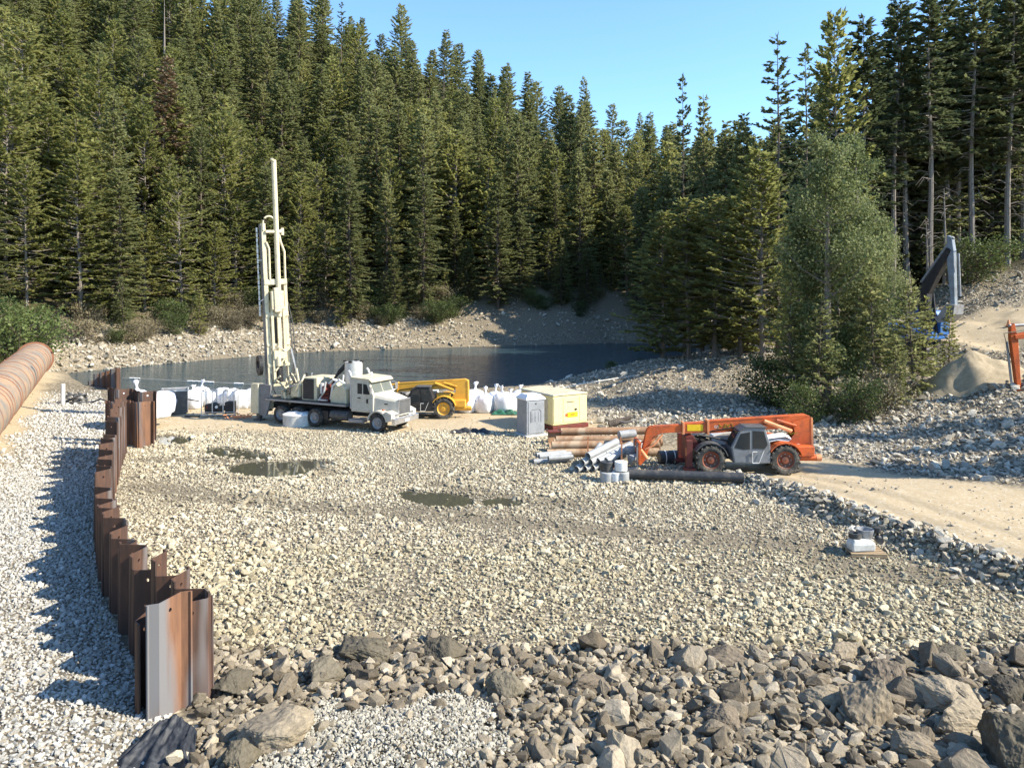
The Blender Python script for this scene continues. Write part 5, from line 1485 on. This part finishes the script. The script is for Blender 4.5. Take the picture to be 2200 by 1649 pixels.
# ------------------------------------------------------------------ generator set, toilet, bin, tank
def place(name, label, cat, x, y, rz=0.0, group=None, dz=0.0):
    return tag(empty(name, (x, y, gz(x, y) + dz), rz), label, cat, group)
GS = place('generator_set', 'pale yellow enclosed generator on a dark red skid behind the portable toilet', 'generator', 2.3, 43.2, RAD(31.5))
# local x along the front end, y to the back
MB().box(0, 2.4, 0, 3.4, .32, 1.98).build('enclosure', M['paleyellow'], GS, .05)
MB().prism([(-.05, 1.98), (2.45, 1.98), (2.38, 2.06), (1.2, 2.14), (.02, 2.06)], -.05, 3.45).build('roof', M['cream'], GS, .02)
MB().box(-.05, 2.45, -.08, 3.5, .06, .30).build('skid', M['darkred'], GS, .02)
MB().box(.7, 1.75, -.02, -.004, .45, 1.85).build('door', M['paleyellow'], GS, .006)
MB().box(.06, .55, -.02, -.004, .45, 1.85).build('panel', M['paleyellow'], GS, .006)
MB().box(1.85, 2.34, -.02, -.004, .45, 1.85).build('panel', M['paleyellow'], GS, .006)
pl = MB().box(.98, 1.70, -.032, -.021, .72, 1.0).build('placard', M['sticker'], GS)
g = MB(); g.box(.86, 1.0, -.045, -.033, .78, .95); g.box(1.2, 1.5, -.036, -.033, .84, .89)
g.build('placard_symbol', M['orange'], pl)
MB().box(1.50, 1.64, -.05, -.021, 1.10, 1.2).build('latch', M['black'], GS)
MB().box(.95, 1.45, -.03, -.021, 1.58, 1.62).build('vent_slot', M['black'], GS)
g = MB(); g.box(-.015, -.003, .5, 2.9, .55, 1.75); g.build('side_louvre', M['cream'], GS)
MB().box(-.02, -.016, 1.0, 2.4, 1.25, 1.33).build('side_stripe', M['black'], GS)
MB().cyl((1.9, 2.6, 2.05), (1.9, 2.6, 2.35), .08, n=12).build('exhaust', M['darkgrey'], GS)
PTT = place('portable_toilet', 'grey portable toilet with a white roof beside the yellow generator', 'toilet', 1.02, 42.2, RAD(28))
W = .56
MB().box(-W, W, -W, W, .14, 2.02).build('cabin', M['toilet'], PTT, .03)
MB().loft([[(-W - .05, -W - .05, 2.0), (W + .05, -W - .05, 2.0), (W + .05, W + .05, 2.0), (-W - .05, W + .05, 2.0)], [(-W - .04, -W - .04, 2.1), (W + .04, -W - .04, 2.1), (W + .04, W + .04, 2.1), (-W - .04, W + .04, 2.1)], [(-.38, -.38, 2.30), (.38, -.38, 2.30), (.38, .38, 2.30), (-.38, .38, 2.30)]]).build('roof', M['toiletroof'], PTT, .02)
dd = MB().box(-.46, .46, -W - .025, -W - .003, .22, 1.92).build('door', M['toilet'], PTT, .015)
g = MB()
for a in (-.2, 0, .2): g.box(a - .045, a + .045, -W - .04, -W - .026, .85, 1.38)
g.build('door_rib', M['toilet'], dd)
MB().tube([(-.32, -W - .03, .8), (-.32, -W - .03, 1.4), (-.2, -W - .03, 1.5), (.2, -W - .03, 1.5), (.32, -W - .03, 1.4), (.32, -W - .03, .8)], .012, 6).build('door_moulding', M['darkgrey'], dd)
MB().box(-.04, .04, -W - .04, -W - .026, 1.78, 1.84).build('latch', M['black'], dd)
MB().box(-.66, .74, -.72, .66, 0.03, .13).build('base_skid', M['concrete'], PTT, .02)
bx_ = GP(364, 888)
BN = place('steel_bin', 'dark grey steel bin standing by the white bags near the wall corner', 'bin', bx_[0], bx_[1] + .8, RAD(22))
g = MB(); g.box(-.78, .78, -.72, -.68, .1, 1.55); g.box(-.78, .78, .68, .72, .1, 1.55); g.box(-.78, -.74, -.68, .68, .1, 1.55); g.box(.74, .78, -.68, .68, .1, 1.55); g.box(-.74, .74, -.68, .68, .1, .14)
g.build('bin_body', M['steel'], BN, .01)
MB().box(-.74, .74, -.735, -.722, .14, 1.5).build('front_panel', M['darkgrey'], BN)
g = MB(); g.box(-.82, .82, -.76, -.70, 1.50, 1.58); g.box(-.82, .82, .70, .76, 1.50, 1.58); g.box(-.82, -.76, -.70, .70, 1.50, 1.58); g.box(.76, .82, -.70, .70, 1.50, 1.58)
g.build('rim', M['silver'], BN)
for sg in (-1, 1): MB().box(sg * .6 - .1, sg * .6 + .1, -.6, .6, 0, .1).build('foot', M['black'], BN)
tx, ty = GP(631, 914)
WT = place('concrete_ring', 'white concrete ring with a lid in front of the drill truck', 'tank', tx, ty + .8)
MB().rev((0, 0, 0), [(0, .66), (0, .84), (.62, .84), (.62, .66)], 40, 'z').build('ring_wall', M['concrete'], WT, smooth=True)
MB().rev((0, 0, 0), [(.622, .02), (.622, .86), (.68, .86), (.80, .55), (.83, .02)], 40, 'z').build('lid', M['white'], WT, smooth=True)

# ------------------------------------------------------------------ pump cage
cx_, cy_ = GP(466, 893)
PC = place('pump_skid', 'small engine pump inside a pale tubular cage by the white bags', 'pump', cx_, cy_ + .5, RAD(4))
g = MB()
for xx in (-1.0, -.33, .33, 1.0):
    for yy_ in (-.45, .45): g.bar((xx, yy_, .1), (xx, yy_, 1.62 if xx > -.9 else 1.55), .05)
for zz in (.12, 1.6):
    for yy_ in (-.45, .45): g.bar((-1.0, yy_, zz), (1.0, yy_, zz), .05)
    for xx in (-1.0, -.33, .33, 1.0): g.bar((xx, -.45, zz), (xx, .45, zz), .05)
g.bar((-1.0, -.45, .3), (1.0, -.45, .3), .04)
g.build('cage', M['silver'], PC)
g = MB(); g.box(-.85, -.1, -.32, .32, .2, .75); g.cyl((-.4, -.36, .55), (-.4, .36, .55), .28); g.box(.4, .92, -.36, .36, .18, .9); g.cyl((.1, -.3, .45), (.1, .3, .45), .2)
g.build('engine', M['black'], PC, .03)
MB().cyl((-.1, -.40, .62), (-.1, -.37, .62), .09, n=12).build('gauge', M['white'], PC)
MB().box(-.75, -.45, -.34, -.325, .5, .7).build('engine_cover', M['darkred'], PC)
g = MB(); g.bar((-2.05, -.3, .05), (-1.1, -.5, .05), .1); g.bar((-2.0, .1, 1.05), (-1.25, -.1, .95), .06); g.build('tow_bar', M['black'], PC)

# ------------------------------------------------------------------ white bulk bags
def bag_mesh(seed, h=1.15, w=.52, top=True, lean=0.0):
    r_ = np.random.default_rng(seed)
    n = 28
    from mathutils import noise as mn
    prof = [(0.0, .80), (.04, .93), (.25, 1.02), (.5, 1.04), (.72, 1.0), (.88, .86), (.96, .62), (1.0, .34)]
    V, Fq = [], []
    for k, (t, s) in enumerate(prof):
        for i in range(n):
            a = 2 * math.pi * i / n
            e = 1 / max(abs(math.cos(a)) ** 3 + abs(math.sin(a)) ** 3, 1e-6) ** (1 / 3)       # rounded square section
            rad = w * s * (e * (1 - t * .6) + t * .6)
            nz = mn.fractal(Vector((math.cos(a) * 1.8, math.sin(a) * 1.8, t * 3 + seed)), 1.0, 2.0, 4)
            rad *= 1 + .14 * nz + (.05 * math.sin(a * 9 + seed) if t > .8 else 0)
            V.append((rad * math.cos(a) + lean * t * .3, rad * math.sin(a), h * t + .05 * nz * (t > .1)))
    for k in range(len(prof) - 1):
        Fq += [(k * n + i, k * n + (i + 1) % n, (k + 1) * n + (i + 1) % n, (k + 1) * n + i) for i in range(n)]
    me = bpy.data.meshes.new('bulk_bag'); me.from_pydata(V, [], Fq + [tuple(range((len(prof) - 1) * n, len(prof) * n))])
    me.materials.append(M['bag']); me.polygons.foreach_set('use_smooth', np.ones(len(me.polygons), bool))
    mb = MB(); m = 12
    c = Vector((lean * .3, 0, h * .98)); d = Vector((lean * .6 + r_.normal(0, .25), r_.normal(0, .2), 1)).normalized()
    L = r_.uniform(.25, .5)
    loops = []
    for t, s in ((0, .30), (.25, .10), (.45, .07), (.7, .13), (1.0, .22)):
        lp = []
        for i in range(m):
            a = 2 * math.pi * i / m
            rr = w * s * (1 + .35 * math.sin(a * 3 + seed)) * (1 + (.2 * math.sin(a * 5) if t > .6 else 0))
            lp.append(c + d * L * t + Vector((rr * math.cos(a), rr * math.sin(a), .05 * math.sin(3 * a) * (t > .8))))
        loops.append(lp)
    mb.loft(loops)
    tm = bpy.data.meshes.new('tied_top'); tm.from_pydata(mb.v, [], mb.f); tm.materials.append(M['bag'])
    tm.polygons.foreach_set('use_smooth', np.ones(len(tm.polygons), bool))
    return me, tm
bag_forms = [bag_mesh(k, 1.0 + .07 * (k % 3), .53, True, .3 * (k % 3 - 1)) for k in range(6)]
ORD = ['first', 'second', 'third', 'fourth', 'fifth', 'sixth', 'seventh', 'eighth', 'ninth']
def bag(k, px, py, s, label, group, rz=0.0, D=None, dz=0.0, tied=True):
    x, y = GP(px, py) if D is None else ((px - CX) * D / F_PX, D)
    o = empty('bulk_bag', (x, y + .45, gz(x, y) + dz), rz, scale=s)
    me, tm = bag_forms[k % 6]
    link('bag_body', me, o)
    if tied: link('tied_top', tm, o)
    return tag(o, label, 'bag', group)
for k, (px, s, dy) in enumerate([(990, 1.05, -8), (1003, 1.1, 0), (1021, 1.15, -6), (1040, 1.18, 0), (1064, 1.05, -7), (1081, 1.15, 0), (1100, 1.12, -3), (1118, 1.15, -8)]):
    bag(k, px, 884 + dy, s, f'white bulk bag, {ORD[k]} from the yellow telehandler in the row toward the generator', 'white bags between telehandler and generator', k * .9, None, .0)
for k, (px, py, s) in enumerate([(408, 876, 1.15), (425, 870, 1.1), (448, 871, 1.05), (472, 870, 1.12), (492, 873, 1.1), (515, 875, 1.2), (538, 874, 1.2)]):
    bag(k + 1, px, py, s, f'white bulk bag, {ORD[k]} right of the dark steel bin', 'white bags right of the steel bin', k * 1.3, None, 0, k < 2)
for k, (px, D, dz) in enumerate([(272, 44.5, .75), (287, 43.6, .85), (311, 43.8, .55), (331, 44.6, .5), (345, 47.5, .3)]):
    bag(k + 3, px, 0, 1.25, f'white bulk bag, {ORD[k]} from the corner, peeking over the dark sheet piles', 'white bags behind the sheet pile corner', k * .8, D, dz, k == 1)
GT = place('green_tarp', 'crumpled green tarp lying at the foot of the white bags', 'tarp', *GP(1085, 886))
def drape(name, mat, parent, w, d, h, seed, nx_=26, ny_=18, loc=None, fold=6.0):
    X, Y = np.meshgrid(np.linspace(-w / 2, w / 2, nx_), np.linspace(-d / 2, d / 2, ny_), indexing='ij')
    Z = h * (np.abs(fbm(X * 2.2 + seed, Y * 2.2)) * 1.6 + .35 * np.abs(np.sin(X * fold + 2.5 * fbm(X * 1.1, Y * 1.1 + seed) + Y * 1.3)) ** .7)
    edge = np.minimum(1, 4 * np.minimum.reduce([(X + w / 2) / w, (w / 2 - X) / w, (Y + d / 2) / d, (d / 2 - Y) / d]) + .1)
    X = X + .12 * w * fbm(X * 1.7 + 3, Y * 1.7 + seed); Y = Y + .25 * d * fbm(X * 1.5 + 9, Y * 1.1 + seed)
    Z = Z * edge + .015
    i = np.arange(nx_ * ny_).reshape(nx_, ny_)
    q = np.stack([i[:-1, :-1], i[1:, :-1], i[1:, 1:], i[:-1, 1:]], -1).reshape(-1, 4)
    me = np_mesh(name, np.stack([X, Y, Z], -1).reshape(-1, 3), None, mat, q, smooth=True)
    o = link(name, me, parent, loc)
    so = o.modifiers.new('thick', 'SOLIDIFY'); so.thickness = .006
    return o
drape('tarp_sheet', M['green'], GT, 1.7, .9, .5, 3)
# dark drape over a low heap, standing in for the shade left of the toilet
BS = place('shade_drape', 'black drape standing in for shade on a low heap left of the toilet', 'sheet', *GP(1010, 925))
drape('sheet', M['cloth'], BS, 2.2, .9, .45, 8)
# black geotextile at the foot of the nearest pile
FX, FY = GP(352, 1625, .2)
FB = place('black_fabric', 'black geotextile fabric crumpled over the gravel below the nearest sheet pile', 'fabric', FX, FY)
nx_, ny_ = 64, 40
U, Vv = np.meshgrid(np.linspace(-1, 1, nx_), np.linspace(0, 1, ny_), indexing='ij')
Xc = U * (.42 + .40 * (1 - Vv)) + .10 * fbm(U * 1.5 + 4, Vv * 2)                     # narrower at the top, spreading as it falls
Yc = -.62 + 1.05 * Vv + .16 * fbm(U * 2 + 8, Vv * 1.5) - .12 * U * U
fold = np.sin(U * 10 + 9 * fbm(U * 2.2, Vv * 1.6) + 1.4 * np.sin(Vv * 2.6)) * .5 + .5
Zc = .02 + .36 * Vv ** 1.2 * (1 - .55 * U * U) + (.11 * fold ** 1.6) * (1 - .55 * Vv) + .16 * np.abs(fbm(U * 3.1, Vv * 3.4)) + .05 * fbm(U * 9, Vv * 8)
ii = np.arange(nx_ * ny_).reshape(nx_, ny_)
fo = link('fabric_sheet', np_mesh('fabric_sheet', np.stack([Xc, Yc, Zc], -1).reshape(-1, 3), None, M['cloth'], np.stack([ii[:-1, :-1], ii[1:, :-1], ii[1:, 1:], ii[:-1, 1:]], -1).reshape(-1, 4), smooth=True), FB)
fo.modifiers.new('thick', 'SOLIDIFY').thickness = .006
r = random.Random(31)

# ------------------------------------------------------------------ pipes
def pipe_thing(name, label, cat, a, b, rad, t, mat, group=None, inner=None):
    a, b = Vector(a), Vector(b)
    o = MB().pipe(Vector((0, 0, 0)), b - a, rad, t, 22).build(name, M[mat], None, smooth=True)
    o.location = a
    return tag(o, label, cat, group)
def gpt(px, py, z): 
    x, y = GP(px, py, z); return Vector((x, y, z))
# rusty casing pipes, lying left to right behind the telehandler forks
zb = gz(3.5, 37)
RUST = [  # (left px, right px, base py, z of centre)
    (1176, 1418, 979, .20, 'lowest and nearest rusty steel pipe of the stack'),
    (1180, 1420, 968, .20, 'rusty steel pipe on the ground in the second row of the stack'),
    (1190, 1425, 957, .20, 'rusty steel pipe on the ground in the back row of the stack'),
    (1186, 1418, 978, .54, 'rusty steel pipe resting on the two front pipes of the stack'),
    (1195, 1420, 966, .55, 'rusty steel pipe resting on the two back pipes of the stack'),
    (1205, 1418, 950, .62, 'long pale brown pipe, topmost at the back of the rusty stack'),
]
for k, (p0, p1, py, z, lab) in enumerate(RUST):
    xa, ya = GP(p0, py); xb, yb = GP(p1, py - 1)
    pipe_thing('rusty_pipe', lab, 'pipe', (xa, ya + .24, zb + z), (xb, yb + .24 + .1 * (k % 2), zb + z + .02), .195, .018, 'rustpipe', 'rusty steel pipes stacked behind the telehandler forks')
SB = place('steel_beam', 'dark red-brown steel beam lying between toilet and rusty pipes', 'beam', *GP(1178, 950), RAD(20))
MB().box(0, 1.9, 0, .06, .05, .62).build('web', M['rustpipe'], SB); MB().box(-.02, 1.92, -.2, .26, .62, .68).build('top_flange', M['darkred'], SB); MB().box(-.02, 1.92, -.2, .26, 0, .05).build('bottom_flange', M['rustpipe'], SB)
# small grey pipes lying at the left
for k, (p0, p1, y0, y1, lab) in enumerate([(1146, 1222, 993, 988, 'nearest'), (1158, 1226, 990, 984, 'second'), (1168, 1228, 992, 987, 'middle'), (1178, 1230, 994, 990, 'short'), (1152, 1215, 987, 981, 'farthest')]):
    a, b = gpt(p0, y0, 0.0), gpt(p1, y1, 0.0)
    z = gz(a.x, a.y) + .13 + .17 * (k % 2 if k < 4 else 1)
    a.z = b.z = z
    pipe_thing('grey_pipe', f'{lab} small grey plastic pipe in the loose group left of the rack', 'pipe', a, b, .115, .014, 'pvc', 'small grey pipes left of the rack')
# diagonal bundle of grey pipes with open ends facing the camera
dirv = Vector((1.9, 2.0, .42))
for k in range(9):
    row, c_ = divmod(k, 4)
    base_ = gpt(1238, 1012, 0)
    a = base_ + Vector((.34 * c_ + .17 * row + .02 * k, .12 * c_, .18 + .29 * row + gz(base_.x, base_.y)))
    b = a + dirv * (.78 + .06 * ((k * 5) % 4))
    pipe_thing('grey_pipe', f'{ORD[k]} grey pipe of the slanting bundle leaning into the orange rack', 'pipe', a, b, .155, .016, 'pvc', 'slanting bundle of grey pipes')
# orange rack holding short pipes
rx, ry = GP(1300, 1000)
RK = place('pipe_rack', 'rusty orange stillage rack with upright posts beside the grey pipes', 'rack', rx, ry + .2, RAD(-6))
for xx in (-.75, .75):
    for yy_ in (-.5, .5):
        MB().bar((xx, yy_, 0), (xx, yy_, 1.25), .06).build('post', M['paleorange'], RK)
g = MB()
for yy_ in (-.5, .5): g.bar((-.8, yy_, .1), (.8, yy_, .1), .07)
for xx in (-.75, .75): g.bar((xx, -.5, .1), (xx, .5, .1), .07)
g.build('base_frame', M['orange'], RK)
for k in range(10):
    c_, row = k % 4, k // 4
    a = Vector((rx - .45 + .3 * c_ + .1 * (row % 2), ry - .55 + .05 * k, gz(rx, ry) + .26 + .24 * row))
    b = a + Vector((.35, 1.3, .03 * row))
    pipe_thing('short_pipe', f'{(ORD + ["tenth"])[k]} short grey pipe lying in the orange rack', 'pipe', a, b, .12, .014, 'pvc' if k % 3 else 'hdpe', 'short pipes in the orange rack')
for k, (px, py, z, L) in enumerate([(1352, 990, .35, .75), (1345, 985, .62, .9), (1330, 962, .9, .8)]):
    a = gpt(px, py + 15, 0); a.z = z + .05
    pipe_thing('grey_drum', f'{["low", "middle", "upper"][k]} pale grey rounded container right of the rack', 'container', a, a + Vector((L, .25, .04)), .2, .19, 'pvc', 'pale containers by the rack')
# four hose rolls
for k, (px, py, z, mt, lab) in enumerate([(1305, 1033, 0, 'pvc', 'grey hose roll, lower and left of the four'), (1325, 1034, 0, 'white', 'white hose roll standing lowest in front of the grey pipes'), (1340, 1033, 0, 'pvc', 'grey hose roll, lower and right of the four'), (1306, 1032, .4, 'hdpe', 'dark hose roll stacked on the left'), (1336, 1032, .42, 'white', 'white hose roll stacked on the right')]):
    x, y = GP(px, py)
    o = MB().rev((0, 0, 0), [(0, .10), (0, .25), (.02, .27), (.36, .27), (.38, .25), (.38, .10)], 24, 'z').build('hose_roll', M[mt], None, smooth=True)
    o.location = (x, y + .3 + .1 * (k % 2), gz(x, y) + .02 + z)
    tag(o, lab, 'roll', 'hose rolls by the black pipe')
a, b = gpt(1342, 1026, 0), gpt(1598, 1040, 0)
a.z, b.z = gz(a.x, a.y) + .25, gz(b.x, b.y) + .24
pipe_thing('black_pipe', 'long black plastic pipe lying in front of the orange telehandler', 'pipe', a, b, .20, .02, 'hdpe')
# black barrels under the boom
x, y = 7.3, 34.4
BD = place('black_drum', 'black drum with pale bands lying under the orange boom', 'drum', x, y + .9)
MB().cyl((-.55, 0, .30), (.35, .1, .30), .30, n=20).build('drum_body', M['hdpe'], BD, .02, smooth=True)
for t in (-.3, .1): MB().pipe((t, .03, .30), (t + .04, .035, .30), .312, .012, 20).build('band', M['white'], BD)

# ------------------------------------------------------------------ pallet with fittings
px_, py_ = GP(1868, 1190)
PL = place('pallet', 'wooden pallet holding pipe fittings on the cobbles at right', 'pallet', px_ + .0, py_ + .35, RAD(-4))
for k in range(6): MB().box(-.52, .52, -.42 + k * .155, -.42 + k * .155 + .11, .12, .145).build('board', M['wood'], PL)
for yy_ in (-.38, 0, .38): MB().box(-.52, .52, yy_ - .035, yy_ + .035, .03, .12).build('stringer', M['wood'], PL)
zpl = gz(px_, py_ + .35) + .145
BB = tag(empty('white_block', (px_ - .12, py_ + .3, zpl), .1), 'dirty white wrapped block on the pallet', 'block')
MB().loft([[(-.36, -.2, 0), (.36, -.2, 0), (.36, .2, 0), (-.36, .2, 0)], [(-.38, -.21, .2), (.37, -.2, .2), (.37, .21, .18), (-.38, .2, .2)], [(-.30, -.18, .36), (.33, -.17, .28), (.33, .18, .30), (-.3, .18, .36)]]).build('wrapped_block', M['concrete'], BB, .04)
o = MB().rev((0, 0, 0), [(0, .15), (0, .20), (.26, .26), (.26, .22)], 24, 'z').build('grey_bucket', M['steel'], None, smooth=True)
o.location = (px_ + .12, py_ + .55, zpl + .30); tag(o, 'grey round tub sitting on the white wrapped block', 'tub')
o = MB().tube([(0, 0, 0), (0, .12, .0), (.02, .22, .08), (.03, .26, .2), (.03, .26, .34)], .10, 14).build('pipe_elbow', M['hdpe'], None, smooth=True)
o.location = (px_ + .44, py_ + .22, zpl + .28); tag(o, 'black pipe elbow with its open end toward the camera on the pallet', 'fitting')
o = MB().rev((0, 0, 0), [(0, .09), (0, .19), (.14, .19), (.14, .09)], 20, 'z').build('hose_coil', M['hdpe'], None, smooth=True)
o.location = (px_ - .28, py_ + .35, zpl + .36); tag(o, 'black hose coil on the end of the white wrapped block', 'coil')

# ------------------------------------------------------------------ small things at the left
x, y = GP(135, 850, .5)
WP = place('white_post', 'white marker post by the pipe end beside the sand strip', 'post', x, y)
MB().cyl((0, 0, -.3), (.0, 0, 1.35), .14, n=14).build('post_body', M['white'], WP, smooth=True); MB().cyl((0, 0, 1.35), (0, 0, 1.39), .15, n=14).build('post_cap', M['white'], WP)
for k, (px, py, lab) in enumerate([(150, 850, 'dark hose coil directly right of the white post'), (172, 851, 'dark hose coil farther right of the white post')]):
    x, y = GP(px, py, .4)
    g = MB(); q = random.Random(k)
    pts = [(.42 * math.cos(a) * (1 + .1 * math.sin(a * 2.3)), .42 * math.sin(a), .12 + .035 * a / 1.0 + .1 * math.sin(a * 1.7)) for a in np.linspace(0, 15, 60)]
    o = g.tube(pts, .07, 7).build('hose_coil', M['darkgrey'], None, smooth=True); o.location = (x, y, gz(x, y)); tag(o, lab, 'hose', 'hose coils by the white post')
x, y = GP(232, 852, .4)
o = MB().tube([(0, 0, .05), (.9, -.3, .12), (1.8, .2, .08), (2.6, -.2, .35), (3.2, -.4, .2)], .06, 7).build('drain_hose', M['darkgrey'], None, smooth=True)
o.location = (x - 3.0, y, gz(x - 1.5, y)); tag(o, 'dark hose snaking over the gravel toward the sheet pile corner', 'hose')
# orange net heap
x, y = GP(512, 899)
g = MB(); q = random.Random(2)
for k in range(26):
    a = Vector((q.uniform(-.7, .7), q.uniform(-.3, .3), q.uniform(.02, .18))); b = a + Vector((q.uniform(-.4, .4), q.uniform(-.2, .2), q.uniform(-.05, .2)))
    g.tube([a, (a + b) / 2 + Vector((0, 0, .08)), b], .03, 5)
o = g.build('orange_net', M['paleorange'], None); o.location = (x, y + .3, gz(x, y)); tag(o, 'heap of orange netting on the dirt in front of the pump cage', 'netting')
# float line on the lake and rope on the right shore
pts = [GP(px, py, WATER_Z) for px, py in [(262, 812), (340, 816), (420, 820), (500, 824), (560, 827)]]
pts3 = []
for (ax, ay), (bx2, by2) in zip(pts[:-1], pts[1:]):
    for t in np.linspace(0, 1, 8)[:-1]: pts3.append((ax + (bx2 - ax) * t, ay + (by2 - ay) * t, WATER_Z + .05))
FLN = tag(empty('float_line', (pts3[0][0], pts3[0][1], WATER_Z)), 'white float line stretched over the lake behind the bags', 'float line')
o3 = Vector((pts3[0][0], pts3[0][1], WATER_Z))
MB().tube([Vector(p) - o3 for p in pts3], .022, 6).build('line', M['rope'], FLN)
for k in (2, 3, 13, 14, 15, 16, 17, 22, 23):
    MB().cyl(Vector(pts3[k]) - o3 + Vector((-.25, 0, .0)), Vector(pts3[k]) - o3 + Vector((.25, 0, .0)), .075, n=10).build('float', M['white'], FLN)
def rope(label, P):
    o = MB().tube(P, .035, 6).build('mooring_rope', M['rope'], None, smooth=True); return tag(o, label, 'rope')
rp = [PT(px, py, D) for px, py, D in [(1195, 836, 50), (1250, 824, 54), (1320, 813, 60), (1390, 803, 64), (1440, 796, 66), (1480, 789, 67)]]
rope('pale rope running from the generator up to the gravel berm', rp)
# log, logs and dirt pile
x, y = GP(1332, 916)
LG = tag(empty('old_log', (x - .6, y + .3, gz(x, y))), 'dark weathered log lying on the gravel behind the pipe stack', 'log')
MB().tube([(0, 0, .12), (.4, .05, .25), (.8, .1, .35), (1.3, .1, .55)], [.2, .22, .18, .12], 12).build('log_body', M['bark'], LG)
MB().tube([(.5, .05, .3), (.9, -.2, .28), (1.35, -.3, .38)], [.1, .08, .05], 8).build('branch_stub', M['palebark'], LG)
for k, (px, D, py0, px1, py1) in enumerate([(700, 122, 672, 740, 668), (800, 128, 655, 832, 653)]):
    a, b = PT(px, py0, D), PT(px1, py1, D + 1)
    a.z = gz(a.x, a.y) + .25; b.z = gz(b.x, b.y) + .3
    o = MB().cyl((0, 0, 0), b - a, .28, .2, 10).build('fallen_log', M['wood'], None, smooth=True); o.location = a
    tag(o, 'pale fallen log on the far bank ' + ['left', 'right'][k] + ' of the shaded cove', 'log')
def mound(name, label, x, y, rx_, ry_, h, mat, seed, cat='dirt pile', rz=0.0):
    n, m = 40, 14
    V = [(0, 0, h)]; Fq = []
    for j in range(1, m + 1):
        t = j / m
        for i in range(n):
            a = 2 * math.pi * i / n
            rr = t * (1 + .16 * float(fbm(np.array([math.cos(a) * 1.3 + seed]), np.array([math.sin(a) * 1.3]))[0]) * 2)
            z = h * (1 - t) ** .95 + .22 * h * float(fbm(np.array([math.cos(a) * t * 3 + seed]), np.array([math.sin(a) * t * 3 + 4]))[0]) * (1 - t) * 2
            X, Y = rr * rx_ * math.cos(a), rr * ry_ * math.sin(a)
            V.append((X, Y, z))
    cz, sz_ = math.cos(rz), math.sin(rz)
    gz0 = gz(x, y)
    V = [(X * cz - Y * sz_, X * sz_ + Y * cz, Z) for X, Y, Z in V]
    gh = height(np.array([v[0] + x for v in V]), np.array([v[1] + y for v in V])) - gz0
    V = [(X, Y, Z + g_ - .02) for (X, Y, Z), g_ in zip(V, gh)]
    T = [(0, 1 + i, 1 + (i + 1) % n) for i in range(n)]
    for j in range(m - 1):
        T += [(1 + j * n + i, 1 + (j + 1) * n + i, 1 + (j + 1) * n + (i + 1) % n) for i in range(n)] + [(1 + j * n + i, 1 + (j + 1) * n + (i + 1) % n, 1 + j * n + (i + 1) % n) for i in range(n)]
    o = link(name, np_mesh(name, V, T, mat, None, True), None, (x, y, gz0))
    return tag(o, label, cat)
M['dirt'] = paint('tan_dirt', (0.40, 0.33, 0.22), (0.24, 0.19, 0.12), 0.95, scale=2.5, lo=.35, hi=.75, bmp=.8)
mound('dirt_pile', 'steep pile of tan dirt beside the orange excavator bucket', 29.6, 49.5, 3.4, 2.4, 1.9, M['dirt'], 2)
CN = tag(empty('traffic_marker', (*[(2167 - CX) * 62 / F_PX, 62], gz((2167 - CX) * 62 / F_PX, 62))), 'small orange marker on the upper dirt road', 'marker')
MB().cyl((0, 0, 0), (0, 0, .5), .18, .06, 12).build('cone', M['paleorange'], CN); MB().box(-.22, .22, -.22, .22, 0, .04).build('base', M['orange'], CN)
